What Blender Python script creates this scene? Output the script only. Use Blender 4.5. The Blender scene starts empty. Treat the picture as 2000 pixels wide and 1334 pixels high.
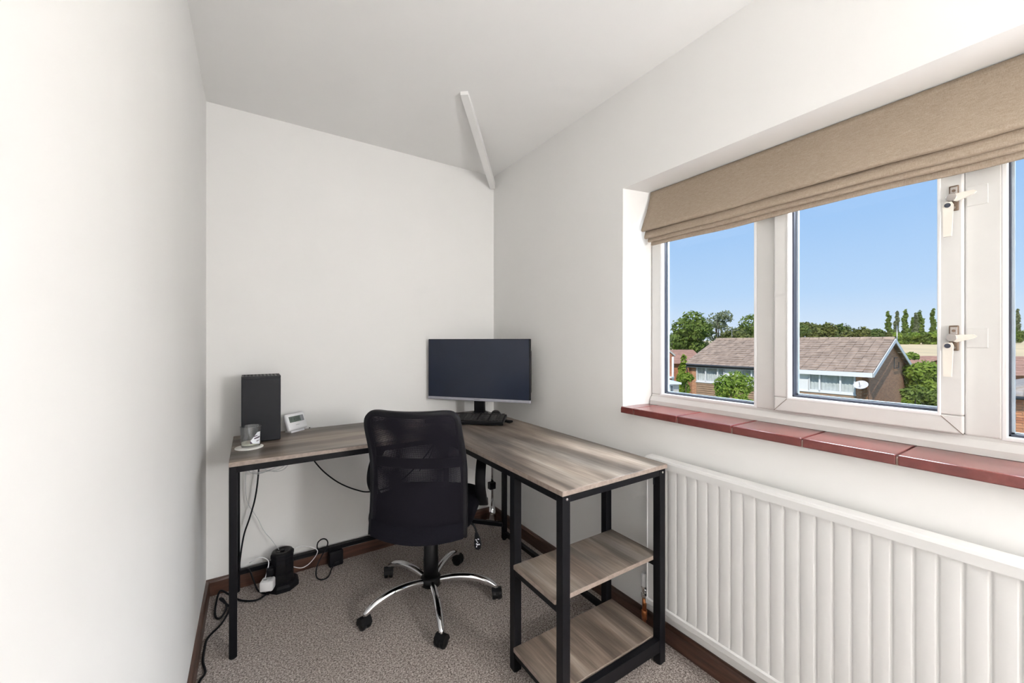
import bpy, bmesh, math, random
from mathutils import Vector, Matrix
R = math.radians
random.seed(7)
scene = bpy.context.scene
COL = scene.collection

# ------------------------------------------------------------------ camera
H_EYE = 1.21
YAW = math.atan(510 / 780)
SY, CY = math.sin(YAW), math.cos(YAW)
cam_d = bpy.data.cameras.new('camera')
cam_d.sensor_width = 36.0
cam_d.lens = 780 / 2000 * 36.0
cam_d.clip_start = 0.02
cam_d.clip_end = 2000
cam = bpy.data.objects.new('camera', cam_d)
COL.objects.link(cam)
cam.location = (0, 0, H_EYE)
cam.rotation_euler = (R(90), 0, -YAW)
scene.camera = cam

# ------------------------------------------------------------------ light
SKY_STRENGTH = 0.93
world = bpy.data.worlds.new('sky')
scene.world = world
world.use_nodes = True
wn, wl = world.node_tree.nodes, world.node_tree.links
wn.clear()
tc = wn.new('ShaderNodeTexCoord')
sp = wn.new('ShaderNodeSeparateXYZ')
rp = wn.new('ShaderNodeValToRGB')
bg = wn.new('ShaderNodeBackground')
wo = wn.new('ShaderNodeOutputWorld')
wl.new(tc.outputs['Generated'], sp.inputs[0])
wl.new(sp.outputs['Z'], rp.inputs[0])
wl.new(rp.outputs[0], bg.inputs[0])
wl.new(bg.outputs[0], wo.inputs[0])
e = rp.color_ramp.elements
e[0].position = 0.0;  e[0].color = (0.70, 0.80, 0.92, 1)
e[1].position = 1.0;  e[1].color = (0.17, 0.38, 0.80, 1)
k = e.new(0.10); k.color = (0.48, 0.675, 0.93, 1)
k = e.new(0.32); k.color = (0.285, 0.52, 0.89, 1)
bg.inputs[1].default_value = SKY_STRENGTH

sun_d = bpy.data.lights.new('sun', 'SUN')
sun_d.energy = 3.7
sun_d.angle = R(0.53)
sun_d.color = (1.0, 0.93, 0.82)
sun = bpy.data.objects.new('sun', sun_d)
COL.objects.link(sun)
# direction towards the sun, given in view axes (right, forward, up): behind the house on the left
_sr, _sf, _su = -0.42, -0.50, 0.70
_sw = Vector((_sr * CY + _sf * SY, -_sr * SY + _sf * CY, _su))
sun.rotation_euler = _sw.to_track_quat('Z', 'Y').to_euler()

# added area lamp, unseen outside above the window, standing in for extra skylight
win_d = bpy.data.lights.new('window_fill', 'AREA')
win_d.shape = 'RECTANGLE'
win_d.size, win_d.size_y = 1.9, 1.0
win_d.energy = 150
win_d.color = (0.86, 0.93, 1.0)
win = bpy.data.objects.new('window_fill', win_d)
COL.objects.link(win)
win.location = (2.25, 0.50, 2.47)
win.rotation_euler = Vector((1.0, -0.10, 0.35)).to_track_quat('Z', 'Y').to_euler()

FILL_LAMP_POWER = 81.0
FILL_LAMP_COLOR = (1.0, 0.985, 0.975)

vs = scene.view_settings
vs.view_transform = 'Standard'
vs.look = 'None'
vs.exposure = 0.17
vs.gamma = 1.0
vs.use_curve_mapping = False


# ------------------------------------------------------------------ materials
def new_mat(name):
    m = bpy.data.materials.new(name)
    m.use_nodes = True
    nt = m.node_tree
    b = nt.nodes['Principled BSDF']
    return m, nt, b


def nz(nt, scale, detail=4.0, rough=0.55, vec=None, coord='Object', dist=0.0):
    n = nt.nodes.new('ShaderNodeTexNoise')
    n.inputs['Scale'].default_value = scale
    n.inputs['Detail'].default_value = detail
    n.inputs['Roughness'].default_value = rough
    n.inputs['Distortion'].default_value = dist
    if vec is None:
        t = nt.nodes.new('ShaderNodeTexCoord')
        vec = t.outputs[coord]
    nt.links.new(vec, n.inputs['Vector'])
    return n


def ramp(nt, fac, stops):
    r = nt.nodes.new('ShaderNodeValToRGB')
    el = r.color_ramp.elements
    el[0].position, el[0].color = stops[0][0], (*stops[0][1], 1)
    el[1].position, el[1].color = stops[-1][0], (*stops[-1][1], 1)
    for p, c in stops[1:-1]:
        q = el.new(p)
        q.color = (*c, 1)
    nt.links.new(fac, r.inputs[0])
    return r


def bump(nt, b, fac, strength, dist):
    n = nt.nodes.new('ShaderNodeBump')
    n.inputs['Strength'].default_value = strength
    n.inputs['Distance'].default_value = dist
    nt.links.new(fac, n.inputs['Height'])
    nt.links.new(n.outputs[0], b.inputs['Normal'])


def mapping(nt, scale=(1, 1, 1), rot=(0, 0, 0), coord='Object'):
    t = nt.nodes.new('ShaderNodeTexCoord')
    m = nt.nodes.new('ShaderNodeMapping')
    m.inputs['Scale'].default_value = scale
    m.inputs['Rotation'].default_value = rot
    nt.links.new(t.outputs[coord], m.inputs[0])
    return m.outputs[0]


def plain(name, col, rough=0.5, metal=0.0, var=0.06, scale=30, bmp=0.0, spec=0.5):
    m, nt, b = new_mat(name)
    n = nz(nt, scale, 4)
    lo = tuple(max(0, c * (1 - var)) for c in col)
    hi = tuple(min(1, c * (1 + var)) for c in col)
    r = ramp(nt, n.outputs['Fac'], [(0.3, lo), (0.7, hi)])
    nt.links.new(r.outputs[0], b.inputs['Base Color'])
    b.inputs['Roughness'].default_value = rough
    b.inputs['Metallic'].default_value = metal
    b.inputs['Specular IOR Level'].default_value = spec
    if bmp:
        bump(nt, b, n.outputs['Fac'], bmp, 0.002)
    return m


M = {}
M['wall'] = plain('wall_paint', (0.86, 0.852, 0.835), 0.85, var=0.012, scale=3, spec=0.2)
M['ceil'] = plain('ceiling_paint', (0.88, 0.875, 0.86), 0.9, var=0.01, scale=3, spec=0.15)
M['pvc'] = plain('white_pvc', (0.70, 0.69, 0.67), 0.32, var=0.02, scale=8)
M['pvc_bead'] = plain('white_pvc_bead', (0.87, 0.87, 0.87), 0.25, var=0.01)
M['gasket'] = plain('black_rubber_gasket', (0.035, 0.04, 0.06), 0.5)
M['rad'] = plain('radiator_enamel', (0.76, 0.755, 0.745), 0.35, var=0.01, scale=5)
M['black_metal'] = plain('black_powder_coat', (0.005, 0.005, 0.0065), 0.42, var=0.15, scale=60, spec=0.16)
M['black_plastic'] = plain('black_plastic', (0.006, 0.006, 0.007), 0.38, var=0.1, spec=0.22)
M['soft_black'] = plain('matte_black_plastic', (0.006, 0.006, 0.008), 0.5, var=0.1, spec=0.18)
M['console'] = plain('console_black', (0.009, 0.010, 0.013), 0.45, var=0.06, spec=0.2)
M['hole'] = plain('deep_black', (0.003, 0.003, 0.004), 0.8)
M['chrome'] = plain('chrome', (0.82, 0.83, 0.85), 0.08, 1.0, var=0.01)
M['steel'] = plain('dull_steel', (0.45, 0.42, 0.40), 0.35, 1.0, var=0.1)
M['brass_dark'] = plain('aged_bronze', (0.20, 0.145, 0.11), 0.4, 0.8, var=0.2, scale=80)
M['cream_metal'] = plain('cream_enamel', (0.80, 0.755, 0.68), 0.3, var=0.02)
M['copper'] = plain('copper_pipe', (0.55, 0.22, 0.09), 0.35, 0.9, var=0.2, scale=40)
M['silver_plastic'] = plain('silver_plastic', (0.42, 0.42, 0.48), 0.35, 0.3)
M['white_plastic'] = plain('white_plastic', (0.82, 0.82, 0.83), 0.35, var=0.01)
M['white_cable'] = plain('white_cable', (0.75, 0.75, 0.77), 0.45)
M['grout'] = plain('grout', (0.35, 0.25, 0.21), 0.9, var=0.2, scale=80)
M['wax'] = plain('candle_wax', (0.80, 0.77, 0.62), 0.5, var=0.04)
M['cork'] = plain('coaster_white', (0.84, 0.82, 0.78), 0.6, var=0.03)
M['print_white'] = plain('print_white', (0.82, 0.84, 0.88), 0.5)
M['print_dark'] = plain('print_dark', (0.09, 0.06, 0.09), 0.5)
M['lcd'] = plain('lcd_screen', (0.13, 0.16, 0.14), 0.2, var=0.08)
M['lcd_side'] = plain('lcd_keys', (0.24, 0.25, 0.27), 0.3)
M['lcd_digit'] = plain('lcd_digit', (0.04, 0.05, 0.05), 0.3)
M['keycap'] = plain('keycap', (0.03, 0.028, 0.027), 0.4, var=0.2, scale=90)
M['roof_white'] = plain('white_board', (0.78, 0.80, 0.83), 0.6)
M['bark'] = plain('bark', (0.10, 0.075, 0.055), 0.9, var=0.3, scale=6)
M['fascia_dark'] = plain('dark_gutter', (0.05, 0.055, 0.065), 0.5)
M['concrete'] = plain('pale_concrete', (0.50, 0.48, 0.45), 0.9, var=0.08, scale=4)
M['curtain'] = plain('net_curtain', (0.52, 0.56, 0.57), 0.9, var=0.12, scale=5)
M['dark_room'] = plain('dark_window', (0.10, 0.12, 0.13), 0.3, var=0.3, scale=2)
M['spacer'] = plain('glazing_spacer', (0.60, 0.68, 0.76), 0.35, 0.4)  # silver-blue tone of the bar stands in for the reflection beside the panes
M['dish'] = plain('dish_grey', (0.62, 0.61, 0.63), 0.5)

# screen
m, nt, b = new_mat('monitor_screen')
b.inputs['Base Color'].default_value = (0.020, 0.028, 0.050, 1)
n = nz(nt, 5, 2)
r = ramp(nt, n.outputs['Fac'], [(0.3, (0.013, 0.018, 0.034)), (0.7, (0.015, 0.021, 0.039))])
nt.links.new(r.outputs[0], b.inputs['Base Color'])
b.inputs['Roughness'].default_value = 0.28
b.inputs['Specular IOR Level'].default_value = 0.5
M['screen'] = m


# glass: clear sheet, mirror reflection at grazing angles
def glass(name, tint=(1, 1, 1), ior=1.45, rough=0.02):
    m = bpy.data.materials.new(name)
    m.use_nodes = True
    nt = m.node_tree
    nt.nodes.clear()
    o = nt.nodes.new('ShaderNodeOutputMaterial')
    mx = nt.nodes.new('ShaderNodeMixShader')
    t = nt.nodes.new('ShaderNodeBsdfTransparent')
    g = nt.nodes.new('ShaderNodeBsdfGlossy')
    f = nt.nodes.new('ShaderNodeLayerWeight')
    pw = nt.nodes.new('ShaderNodeMath'); pw.operation = 'POWER'; pw.inputs[1].default_value = 5.0
    ml = nt.nodes.new('ShaderNodeMath'); ml.operation = 'MULTIPLY_ADD'; ml.inputs[1].default_value = 0.6; ml.inputs[2].default_value = ior
    t.inputs[0].default_value = (*tint, 1)
    g.inputs['Roughness'].default_value = rough
    f.inputs[0].default_value = 0.5
    nt.links.new(f.outputs['Facing'], pw.inputs[0])
    nt.links.new(pw.outputs[0], ml.inputs[0])
    nt.links.new(ml.outputs[0], mx.inputs[0])
    nt.links.new(t.outputs[0], mx.inputs[1])
    nt.links.new(g.outputs[0], mx.inputs[2])
    nt.links.new(mx.outputs[0], o.inputs[0])
    return m


M['glass'] = glass('window_glass', (0.99, 0.995, 0.995), 0.012)
M['tumbler'] = glass('tumbler_glass', (0.96, 0.975, 0.985), 0.14, 0.10)
M['clear_cable'] = plain('clear_pvc_cable', (0.55, 0.56, 0.57), 0.25)

# carpet
m, nt, b = new_mat('carpet')
n1 = nz(nt, 260, 2, 0.6)
n2 = nz(nt, 150, 2, 0.6)
n3 = nz(nt, 2.2, 3)
mx = nt.nodes.new('ShaderNodeMath'); mx.operation = 'ADD'
nt.links.new(n1.outputs['Fac'], mx.inputs[0]); nt.links.new(n2.outputs['Fac'], mx.inputs[1])
mh = nt.nodes.new('ShaderNodeMath'); mh.operation = 'MULTIPLY'; mh.inputs[1].default_value = 0.5
nt.links.new(mx.outputs[0], mh.inputs[0])
r = ramp(nt, mh.outputs[0], [(0.35, (0.075, 0.06, 0.053)), (0.455, (0.26, 0.222, 0.202)), (0.53, (0.42, 0.368, 0.34)), (0.64, (0.70, 0.645, 0.60))])
nt.links.new(r.outputs[0], b.inputs['Base Color'])
b.inputs['Roughness'].default_value = 1.0
b.inputs['Specular IOR Level'].default_value = 0.05
bump(nt, b, mh.outputs[0], 0.8, 0.006)
M['carpet'] = m


# laminate wood with streaky grain along the given axis
def laminate(name, along, gain=1.0):
    m, nt, b = new_mat(name)
    s_long, s_cross = 1.1, 13.0
    gain *= 0.95
    sc = {'x': (s_long, s_cross, s_cross), 'y': (s_cross, s_long, s_cross)}[along]
    v = mapping(nt, sc)
    n1 = nz(nt, 1.0, 6, 0.62, v, dist=0.35)
    sc2 = {'x': (3, 90, 90), 'y': (90, 3, 90)}[along]
    n2 = nz(nt, 1.0, 4, 0.6, mapping(nt, sc2))
    sc3 = {'x': (1.6, 5.5, 5.5), 'y': (5.5, 1.6, 5.5)}[along]
    n3 = nz(nt, 1.0, 3, 0.5, mapping(nt, sc3))
    g = gain
    r1 = ramp(nt, n1.outputs['Fac'], [(0.26, (0.085 * g, 0.068 * g, 0.056 * g)), (0.42, (0.185 * g, 0.150 * g, 0.125 * g)),
                                      (0.56, (0.315 * g, 0.268 * g, 0.228 * g)), (0.74, (0.52 * g, 0.475 * g, 0.43 * g))])
    r3 = ramp(nt, n3.outputs['Fac'], [(0.36, (0.46, 0.465, 0.475)), (0.64, (1.22, 1.15, 1.08))])
    mm = nt.nodes.new('ShaderNodeMix'); mm.data_type = 'RGBA'; mm.blend_type = 'MULTIPLY'
    mm.inputs[0].default_value = 1.0
    nt.links.new(r1.outputs[0], mm.inputs[6]); nt.links.new(r3.outputs[0], mm.inputs[7])
    r2 = ramp(nt, n2.outputs['Fac'], [(0.3, (0.70, 0.685, 0.67)), (0.62, (1.06, 1.06, 1.06))])
    m2 = nt.nodes.new('ShaderNodeMix'); m2.data_type = 'RGBA'; m2.blend_type = 'MULTIPLY'
    m2.inputs[0].default_value = 1.0
    nt.links.new(mm.outputs[2], m2.inputs[6]); nt.links.new(r2.outputs[0], m2.inputs[7])
    nt.links.new(m2.outputs[2], b.inputs['Base Color'])
    b.inputs['Roughness'].default_value = 0.38
    bump(nt, b, n2.outputs['Fac'], 0.12, 0.001)
    return m


M['wood_x'] = laminate('grey_oak_laminate_x', 'x')
M['wood_y'] = laminate('grey_oak_laminate_y', 'y')
M['wood_edge'] = plain('oak_edge_band', (0.26, 0.207, 0.175), 0.45, var=0.22, scale=60)

# stained skirting
def stained(name, along):
    m, nt, b = new_mat(name)
    n1 = nz(nt, 1.0, 5, 0.6, mapping(nt, {'x': (4, 60, 60), 'y': (60, 4, 60)}[along]))
    r = ramp(nt, n1.outputs['Fac'], [(0.3, (0.030, 0.014, 0.010)), (0.55, (0.075, 0.036, 0.024)), (0.75, (0.13, 0.065, 0.043))])
    nt.links.new(r.outputs[0], b.inputs['Base Color'])
    b.inputs['Roughness'].default_value = 0.32
    return m


M['skirt_x'] = stained('dark_stained_wood_x', 'x')
M['skirt_y'] = stained('dark_stained_wood_y', 'y')

# quarry tile
m, nt, b = new_mat('red_quarry_tile')
n1 = nz(nt, 22, 5, 0.65)
r = ramp(nt, n1.outputs['Fac'], [(0.3, (0.120, 0.026, 0.024)), (0.6, (0.165, 0.038, 0.033)), (0.8, (0.22, 0.065, 0.055))])
nt.links.new(r.outputs[0], b.inputs['Base Color'])
b.inputs['Roughness'].default_value = 0.22
b.inputs['Specular IOR Level'].default_value = 0.6
bump(nt, b, n1.outputs['Fac'], 0.05, 0.001)
M['tile'] = m

# linen
m, nt, b = new_mat('beige_linen')
wv = nz(nt, 1.0, 3, 0.6, mapping(nt, (700, 900, 90)))
wh = nz(nt, 1.0, 3, 0.6, mapping(nt, (90, 60, 900)))
ad = nt.nodes.new('ShaderNodeMath'); ad.operation = 'ADD'
nt.links.new(wv.outputs['Fac'], ad.inputs[0]); nt.links.new(wh.outputs['Fac'], ad.inputs[1])
hf = nt.nodes.new('ShaderNodeMath'); hf.operation = 'MULTIPLY'; hf.inputs[1].default_value = 0.5
nt.links.new(ad.outputs[0], hf.inputs[0])
r = ramp(nt, hf.outputs[0], [(0.33, (0.27, 0.21, 0.155)), (0.5, (0.375, 0.302, 0.233)), (0.68, (0.475, 0.397, 0.317))])
nt.links.new(r.outputs[0], b.inputs['Base Color'])
b.inputs['Roughness'].default_value = 0.9
b.inputs['Specular IOR Level'].default_value = 0.1
bump(nt, b, hf.outputs[0], 0.3, 0.001)
M['linen'] = m

# chair fabrics
m, nt, b = new_mat('black_fabric')
n1 = nz(nt, 420, 3, 0.6)
r = ramp(nt, n1.outputs['Fac'], [(0.3, (0.004, 0.004, 0.006)), (0.7, (0.011, 0.0105, 0.015))])
nt.links.new(r.outputs[0], b.inputs['Base Color'])
b.inputs['Roughness'].default_value = 0.95
b.inputs['Specular IOR Level'].default_value = 0.06
bump(nt, b, n1.outputs['Fac'], 0.4, 0.001)
M['fabric'] = m

m, nt, b = new_mat('black_mesh_weave')
t = nt.nodes.new('ShaderNodeTexCoord')
def band(axis, scale):
    mp = nt.nodes.new('ShaderNodeMapping')
    nt.links.new(t.outputs['Object'], mp.inputs[0])
    w = nt.nodes.new('ShaderNodeTexWave')
    w.wave_type = 'BANDS'; w.bands_direction = axis
    w.inputs['Scale'].default_value = scale
    nt.links.new(mp.outputs[0], w.inputs['Vector'])
    return w
w1, w2 = band('X', 110), band('Z', 110)
mu = nt.nodes.new('ShaderNodeMath'); mu.operation = 'MULTIPLY'
nt.links.new(w1.outputs['Fac'], mu.inputs[0]); nt.links.new(w2.outputs['Fac'], mu.inputs[1])
gt = nt.nodes.new('ShaderNodeMath'); gt.operation = 'LESS_THAN'; gt.inputs[1].default_value = 0.42
nt.links.new(mu.outputs[0], gt.inputs[0])
nt.links.new(gt.outputs[0], b.inputs['Alpha'])
b.inputs['Base Color'].default_value = (0.009, 0.008, 0.012, 1)
b.inputs['Roughness'].default_value = 0.8
b.inputs['Specular IOR Level'].default_value = 0.1
M['mesh'] = m


# ---- outdoor materials
def leafmat(name, lo, hi):
    m, nt, b = new_mat(name)
    n1 = nz(nt, 1.3, 3, 0.6)
    oi = nt.nodes.new('ShaderNodeObjectInfo')
    r = ramp(nt, n1.outputs['Fac'], [(0.3, lo), (0.7, hi)])
    nt.links.new(r.outputs[0], b.inputs['Base Color'])
    b.inputs['Roughness'].default_value = 0.6
    b.inputs['Specular IOR Level'].default_value = 0.3
    # leaves let some light through
    tr = nt.nodes.new('ShaderNodeBsdfTranslucent')
    nt.links.new(r.outputs[0], tr.inputs[0])
    mx = nt.nodes.new('ShaderNodeMixShader'); mx.inputs[0].default_value = 0.35
    out = nt.nodes['Material Output']
    nt.links.new(b.outputs[0], mx.inputs[1]); nt.links.new(tr.outputs[0], mx.inputs[2])
    nt.links.new(mx.outputs[0], out.inputs[0])
    return m


M['leaf_mid'] = leafmat('leaves_mid_green', (0.10, 0.17, 0.025), (0.24, 0.31, 0.06))
M['leaf_dark'] = leafmat('leaves_dark_green', (0.07, 0.12, 0.025), (0.17, 0.22, 0.055))
M['leaf_bright'] = leafmat('leaves_bright_green', (0.16, 0.27, 0.03), (0.36, 0.45, 0.075))
M['leaf_olive'] = leafmat('leaves_olive', (0.12, 0.145, 0.035), (0.24, 0.255, 0.07))
M['leaf_grey'] = leafmat('leaves_grey_green', (0.17, 0.20, 0.10), (0.31, 0.34, 0.18))


def brickmat(name, c1, c2, mortar, rowh=0.075, bw=0.225):
    m, nt, b = new_mat(name)
    t = nt.nodes.new('ShaderNodeUVMap')
    br = nt.nodes.new('ShaderNodeTexBrick')
    br.inputs['Scale'].default_value = 1.0
    br.inputs['Brick Width'].default_value = bw
    br.inputs['Row Height'].default_value = rowh
    br.inputs['Mortar Size'].default_value = 0.008
    br.inputs['Color1'].default_value = (*c1, 1)
    br.inputs['Color2'].default_value = (*c2, 1)
    br.inputs['Mortar'].default_value = (*mortar, 1)
    nt.links.new(t.outputs[0], br.inputs['Vector'])
    nt.links.new(br.outputs['Color'], b.inputs['Base Color'])
    b.inputs['Roughness'].default_value = 0.9
    bump(nt, b, br.outputs['Fac'], -0.3, 0.01)
    return m


M['brick'] = brickmat('red_brown_brick', (0.56, 0.25, 0.125), (0.40, 0.165, 0.085), (0.55, 0.42, 0.30))
M['brick_plain'] = plain('orange_brick', (0.55, 0.25, 0.13), 0.9, var=0.25, scale=5)
M['brick_plain2'] = plain('dark_orange_brick', (0.42, 0.17, 0.09), 0.9, var=0.2, scale=5)
M['mortar'] = plain('mortar', (0.50, 0.40, 0.30), 0.95, var=0.1)
M['roof'] = plain('brown_roof_tile', (0.37, 0.275, 0.21), 0.9, var=0.28, scale=3.5)
M['roof_red'] = plain('red_roof_tile', (0.42, 0.235, 0.17), 0.9, var=0.2, scale=2)
M['roof_grey'] = plain('grey_roof_tile', (0.40, 0.35, 0.31), 0.9, var=0.2, scale=4)
M['board'] = plain('brown_weatherboard', (0.33, 0.225, 0.15), 0.8, var=0.15, scale=3)
M['field'] = plain('straw_field', (0.72, 0.56, 0.33), 1.0, var=0.10, scale=0.15)
M['grass'] = plain('grass', (0.15, 0.20, 0.06), 1.0, var=0.3, scale=0.4)


# ------------------------------------------------------------------ mesh builder
class MB:
    def __init__(self):
        self.v, self.f, self.s = [], [], []

    def add(self, vs_, fs_, smooth=False):
        o = len(self.v)
        self.v += [tuple(p) for p in vs_]
        self.f += [tuple(i + o for i in f) for f in fs_]
        self.s += [smooth] * len(fs_)
        return self

    def box(self, a, b, bev=0.0):
        (x0, y0, z0), (x1, y1, z1) = a, b
        x0, x1 = min(x0, x1), max(x0, x1); y0, y1 = min(y0, y1), max(y0, y1); z0, z1 = min(z0, z1), max(z0, z1)
        if bev <= 0:
            p = [(x0, y0, z0), (x1, y0, z0), (x1, y1, z0), (x0, y1, z0), (x0, y0, z1), (x1, y0, z1), (x1, y1, z1), (x0, y1, z1)]
            return self.add(p, [(3, 2, 1, 0), (4, 5, 6, 7), (0, 1, 5, 4), (1, 2, 6, 5), (2, 3, 7, 6), (3, 0, 4, 7)])
        bm = bmesh.new()
        bmesh.ops.create_cube(bm, size=1.0)
        for q in bm.verts:
            q.co = Vector(((x0 + x1) / 2 + q.co.x * (x1 - x0), (y0 + y1) / 2 + q.co.y * (y1 - y0), (z0 + z1) / 2 + q.co.z * (z1 - z0)))
        bev = min(bev, (x1 - x0) * 0.49, (y1 - y0) * 0.49, (z1 - z0) * 0.49)
        bmesh.ops.bevel(bm, geom=list(bm.edges), offset=bev, segments=3 if bev > 0.006 else 2, affect='EDGES', profile=0.5)
        bm.verts.index_update()
        self.add([q.co[:] for q in bm.verts], [[w.index for w in f.verts] for f in bm.faces], bev > 0.006)
        bm.free()
        return self

    def beam(self, p, q, w, h, up=(0, 0, 1)):
        p, q = Vector(p), Vector(q)
        d = (q - p).normalized()
        s = d.cross(Vector(up))
        if s.length < 1e-4:
            s = d.cross(Vector((1, 0, 0)))
        s.normalize(); u = s.cross(d).normalized()
        c = [p + s * a * w / 2 + u * b_ * h / 2 for a, b_ in ((-1, -1), (1, -1), (1, 1), (-1, 1))]
        c += [v + (q - p) for v in c]
        return self.add(c, [(3, 2, 1, 0), (4, 5, 6, 7), (0, 1, 5, 4), (1, 2, 6, 5), (2, 3, 7, 6), (3, 0, 4, 7)])

    def lathe(self, prof, c=(0, 0, 0), n=24, cap=True, smooth=True, axis='z', rot=0.0):
        vs_, fs_ = [], []
        for r_, z_ in prof:
            for i in range(n):
                a = rot + 2 * math.pi * i / n
                x, y, z = r_ * math.cos(a), r_ * math.sin(a), z_
                if axis == 'x': x, y, z = z, x, y
                if axis == 'y': x, y, z = y, z, x
                vs_.append((c[0] + x, c[1] + y, c[2] + z))
        for j in range(len(prof) - 1):
            for i in range(n):
                k_ = (i + 1) % n
                fs_.append((j * n + i, j * n + k_, (j + 1) * n + k_, (j + 1) * n + i))
        self.add(vs_, fs_, smooth)
        if cap:
            o = len(self.v) - len(vs_)
            self.f.append(tuple(o + i for i in reversed(range(n)))); self.s.append(False)
            self.f.append(tuple(o + (len(prof) - 1) * n + i for i in range(n))); self.s.append(False)
        return self

    def cyl(self, c, r_, h, n=20, axis='z'):
        return self.lathe([(r_, 0), (r_, h)], c, n, True, True, axis)

    def tube(self, pts, r_, n=8, sub=6, flat=None, up=(0, 0, 1)):
        P = [Vector(p) for p in pts]
        rad = r_ if isinstance(r_, (list, tuple)) else [r_] * len(P)
        Q, RR = [], []
        if sub > 1 and len(P) > 2:
            for i in range(len(P) - 1):
                p0 = P[max(i - 1, 0)]; p1 = P[i]; p2 = P[i + 1]; p3 = P[min(i + 2, len(P) - 1)]
                for j in range(sub):
                    t = j / sub
                    Q.append(0.5 * ((2 * p1) + (p2 - p0) * t + (2 * p0 - 5 * p1 + 4 * p2 - p3) * t * t + (3 * p1 - p0 - 3 * p2 + p3) * t ** 3))
                    RR.append(rad[i] * (1 - t) + rad[i + 1] * t)
            Q.append(P[-1]); RR.append(rad[-1])
        else:
            Q, RR = P, list(rad)
        d0 = (Q[1] - Q[0]).normalized()
        s = d0.cross(Vector(up))
        if s.length < 1e-3:
            s = d0.cross(Vector((0.3, 1, 0.1)))
        s.normalize()
        vs_, fs_ = [], []
        for i, q in enumerate(Q):
            d = (Q[min(i + 1, len(Q) - 1)] - Q[max(i - 1, 0)])
            if d.length < 1e-9: d = d0.copy()
            d.normalize()
            s = (s - d * s.dot(d))
            if s.length < 1e-6: s = d.orthogonal()
            s.normalize()
            u = d.cross(s)
            a_, b_ = (RR[i], RR[i]) if flat is None else flat
            for k_ in range(n):
                an = 2 * math.pi * k_ / n
                if flat is not None:
                    # rounded rectangular strip
                    ca, sa = math.cos(an), math.sin(an)
                    ca = math.copysign(abs(ca) ** 0.45, ca); sa = math.copysign(abs(sa) ** 0.45, sa)
                else:
                    ca, sa = math.cos(an), math.sin(an)
                vs_.append(q + s * ca * a_ + u * sa * b_)
        L = len(Q)
        for i in range(L - 1):
            for k_ in range(n):
                k2 = (k_ + 1) % n
                fs_.append((i * n + k_, (i + 1) * n + k_, (i + 1) * n + k2, i * n + k2))
        self.add(vs_, fs_, True)
        o = len(self.v) - len(vs_)
        self.f.append(tuple(o + i for i in range(n))); self.s.append(False)
        self.f.append(tuple(o + (L - 1) * n + i for i in reversed(range(n)))); self.s.append(False)
        return self

    def prism(self, poly, axis, a, b):
        """poly: 2D points; axis x: (y,z) profile extruded over x; axis y: (x,z); axis z: (x,y)"""
        n = len(poly)
        def P(p, t):
            return {'x': (t, p[0], p[1]), 'y': (p[0], t, p[1]), 'z': (p[0], p[1], t)}[axis]
        vs_ = [P(p, a) for p in poly] + [P(p, b) for p in poly]
        fs_ = [(i, (i + 1) % n, n + (i + 1) % n, n + i) for i in range(n)]
        fs_ += [tuple(reversed(range(n))), tuple(range(n, 2 * n))]
        return self.add(vs_, fs_)

    def grid(self, fn, nu, nv, smooth=True):
        vs_ = [fn(i / nu, j / nv) for j in range(nv + 1) for i in range(nu + 1)]
        fs_ = [(j * (nu + 1) + i, j * (nu + 1) + i + 1, (j + 1) * (nu + 1) + i + 1, (j + 1) * (nu + 1) + i) for j in range(nv) for i in range(nu)]
        return self.add(vs_, fs_, smooth)

    def move(self, M4):
        self.v = [tuple(M4 @ Vector(p)) for p in self.v]
        return self

    def build(self, name, mat, parent=None, local=False, fix=True, origin=None):
        v = self.v
        if parent is not None and not local:
            root = parent
            off = Vector((0, 0, 0))
            while root is not None:
                off = off + root.location; root = root.parent
            v = [(p[0] - off.x, p[1] - off.y, p[2] - off.z) for p in v]
        loc = (0, 0, 0)
        if parent is None:
            if origin is None:
                xs = [p[0] for p in v]; ys = [p[1] for p in v]; zs = [p[2] for p in v]
                origin = ((min(xs) + max(xs)) / 2, (min(ys) + max(ys)) / 2, min(zs))
            v = [(p[0] - origin[0], p[1] - origin[1], p[2] - origin[2]) for p in v]
            loc = origin
        me = bpy.data.meshes.new(name)
        me.from_pydata(v, [], self.f)
        me.polygons.foreach_set('use_smooth', self.s)
        if fix:
            bm = bmesh.new(); bm.from_mesh(me)
            bmesh.ops.recalc_face_normals(bm, faces=bm.faces)
            bm.to_mesh(me); bm.free()
        me.materials.append(M[mat] if isinstance(mat, str) else mat)
        me.update()
        o = bpy.data.objects.new(name, me)
        COL.objects.link(o)
        o.location = loc
        if parent is not None:
            o.parent = parent
        return o


def tag(o, label=None, cat=None, group=None, kind=None):
    if label: o['label'] = label
    if cat: o['category'] = cat
    if group: o['group'] = group
    if kind: o['kind'] = kind
    return o


def thing(name, label, cat, loc=(0, 0, 0), rz=0.0, group=None, kind=None):
    o = bpy.data.objects.new(name, None)
    o.empty_display_size = 0.1
    COL.objects.link(o)
    o.location = loc
    o.rotation_euler = (0, 0, rz)
    return tag(o, label, cat, group, kind)


def struct(o, label=None):
    return tag(o, label, None, None, 'structure')


def uv_planar(o, ax_u, ax_v):
    """UVs in metres along two world axes, for brickwork"""
    me = o.data
    uv = me.uv_layers.new(name='UVMap')
    for lp in me.loops:
        p = me.vertices[lp.vertex_index].co
        uv.data[lp.index].uv = (p.dot(Vector(ax_u)), p.dot(Vector(ax_v)))


def ext(lat, fwd, z):
    """a point outdoors from its distance to the right, ahead and its height"""
    return Vector((lat * CY + fwd * SY, -lat * SY + fwd * CY, z))


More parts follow.
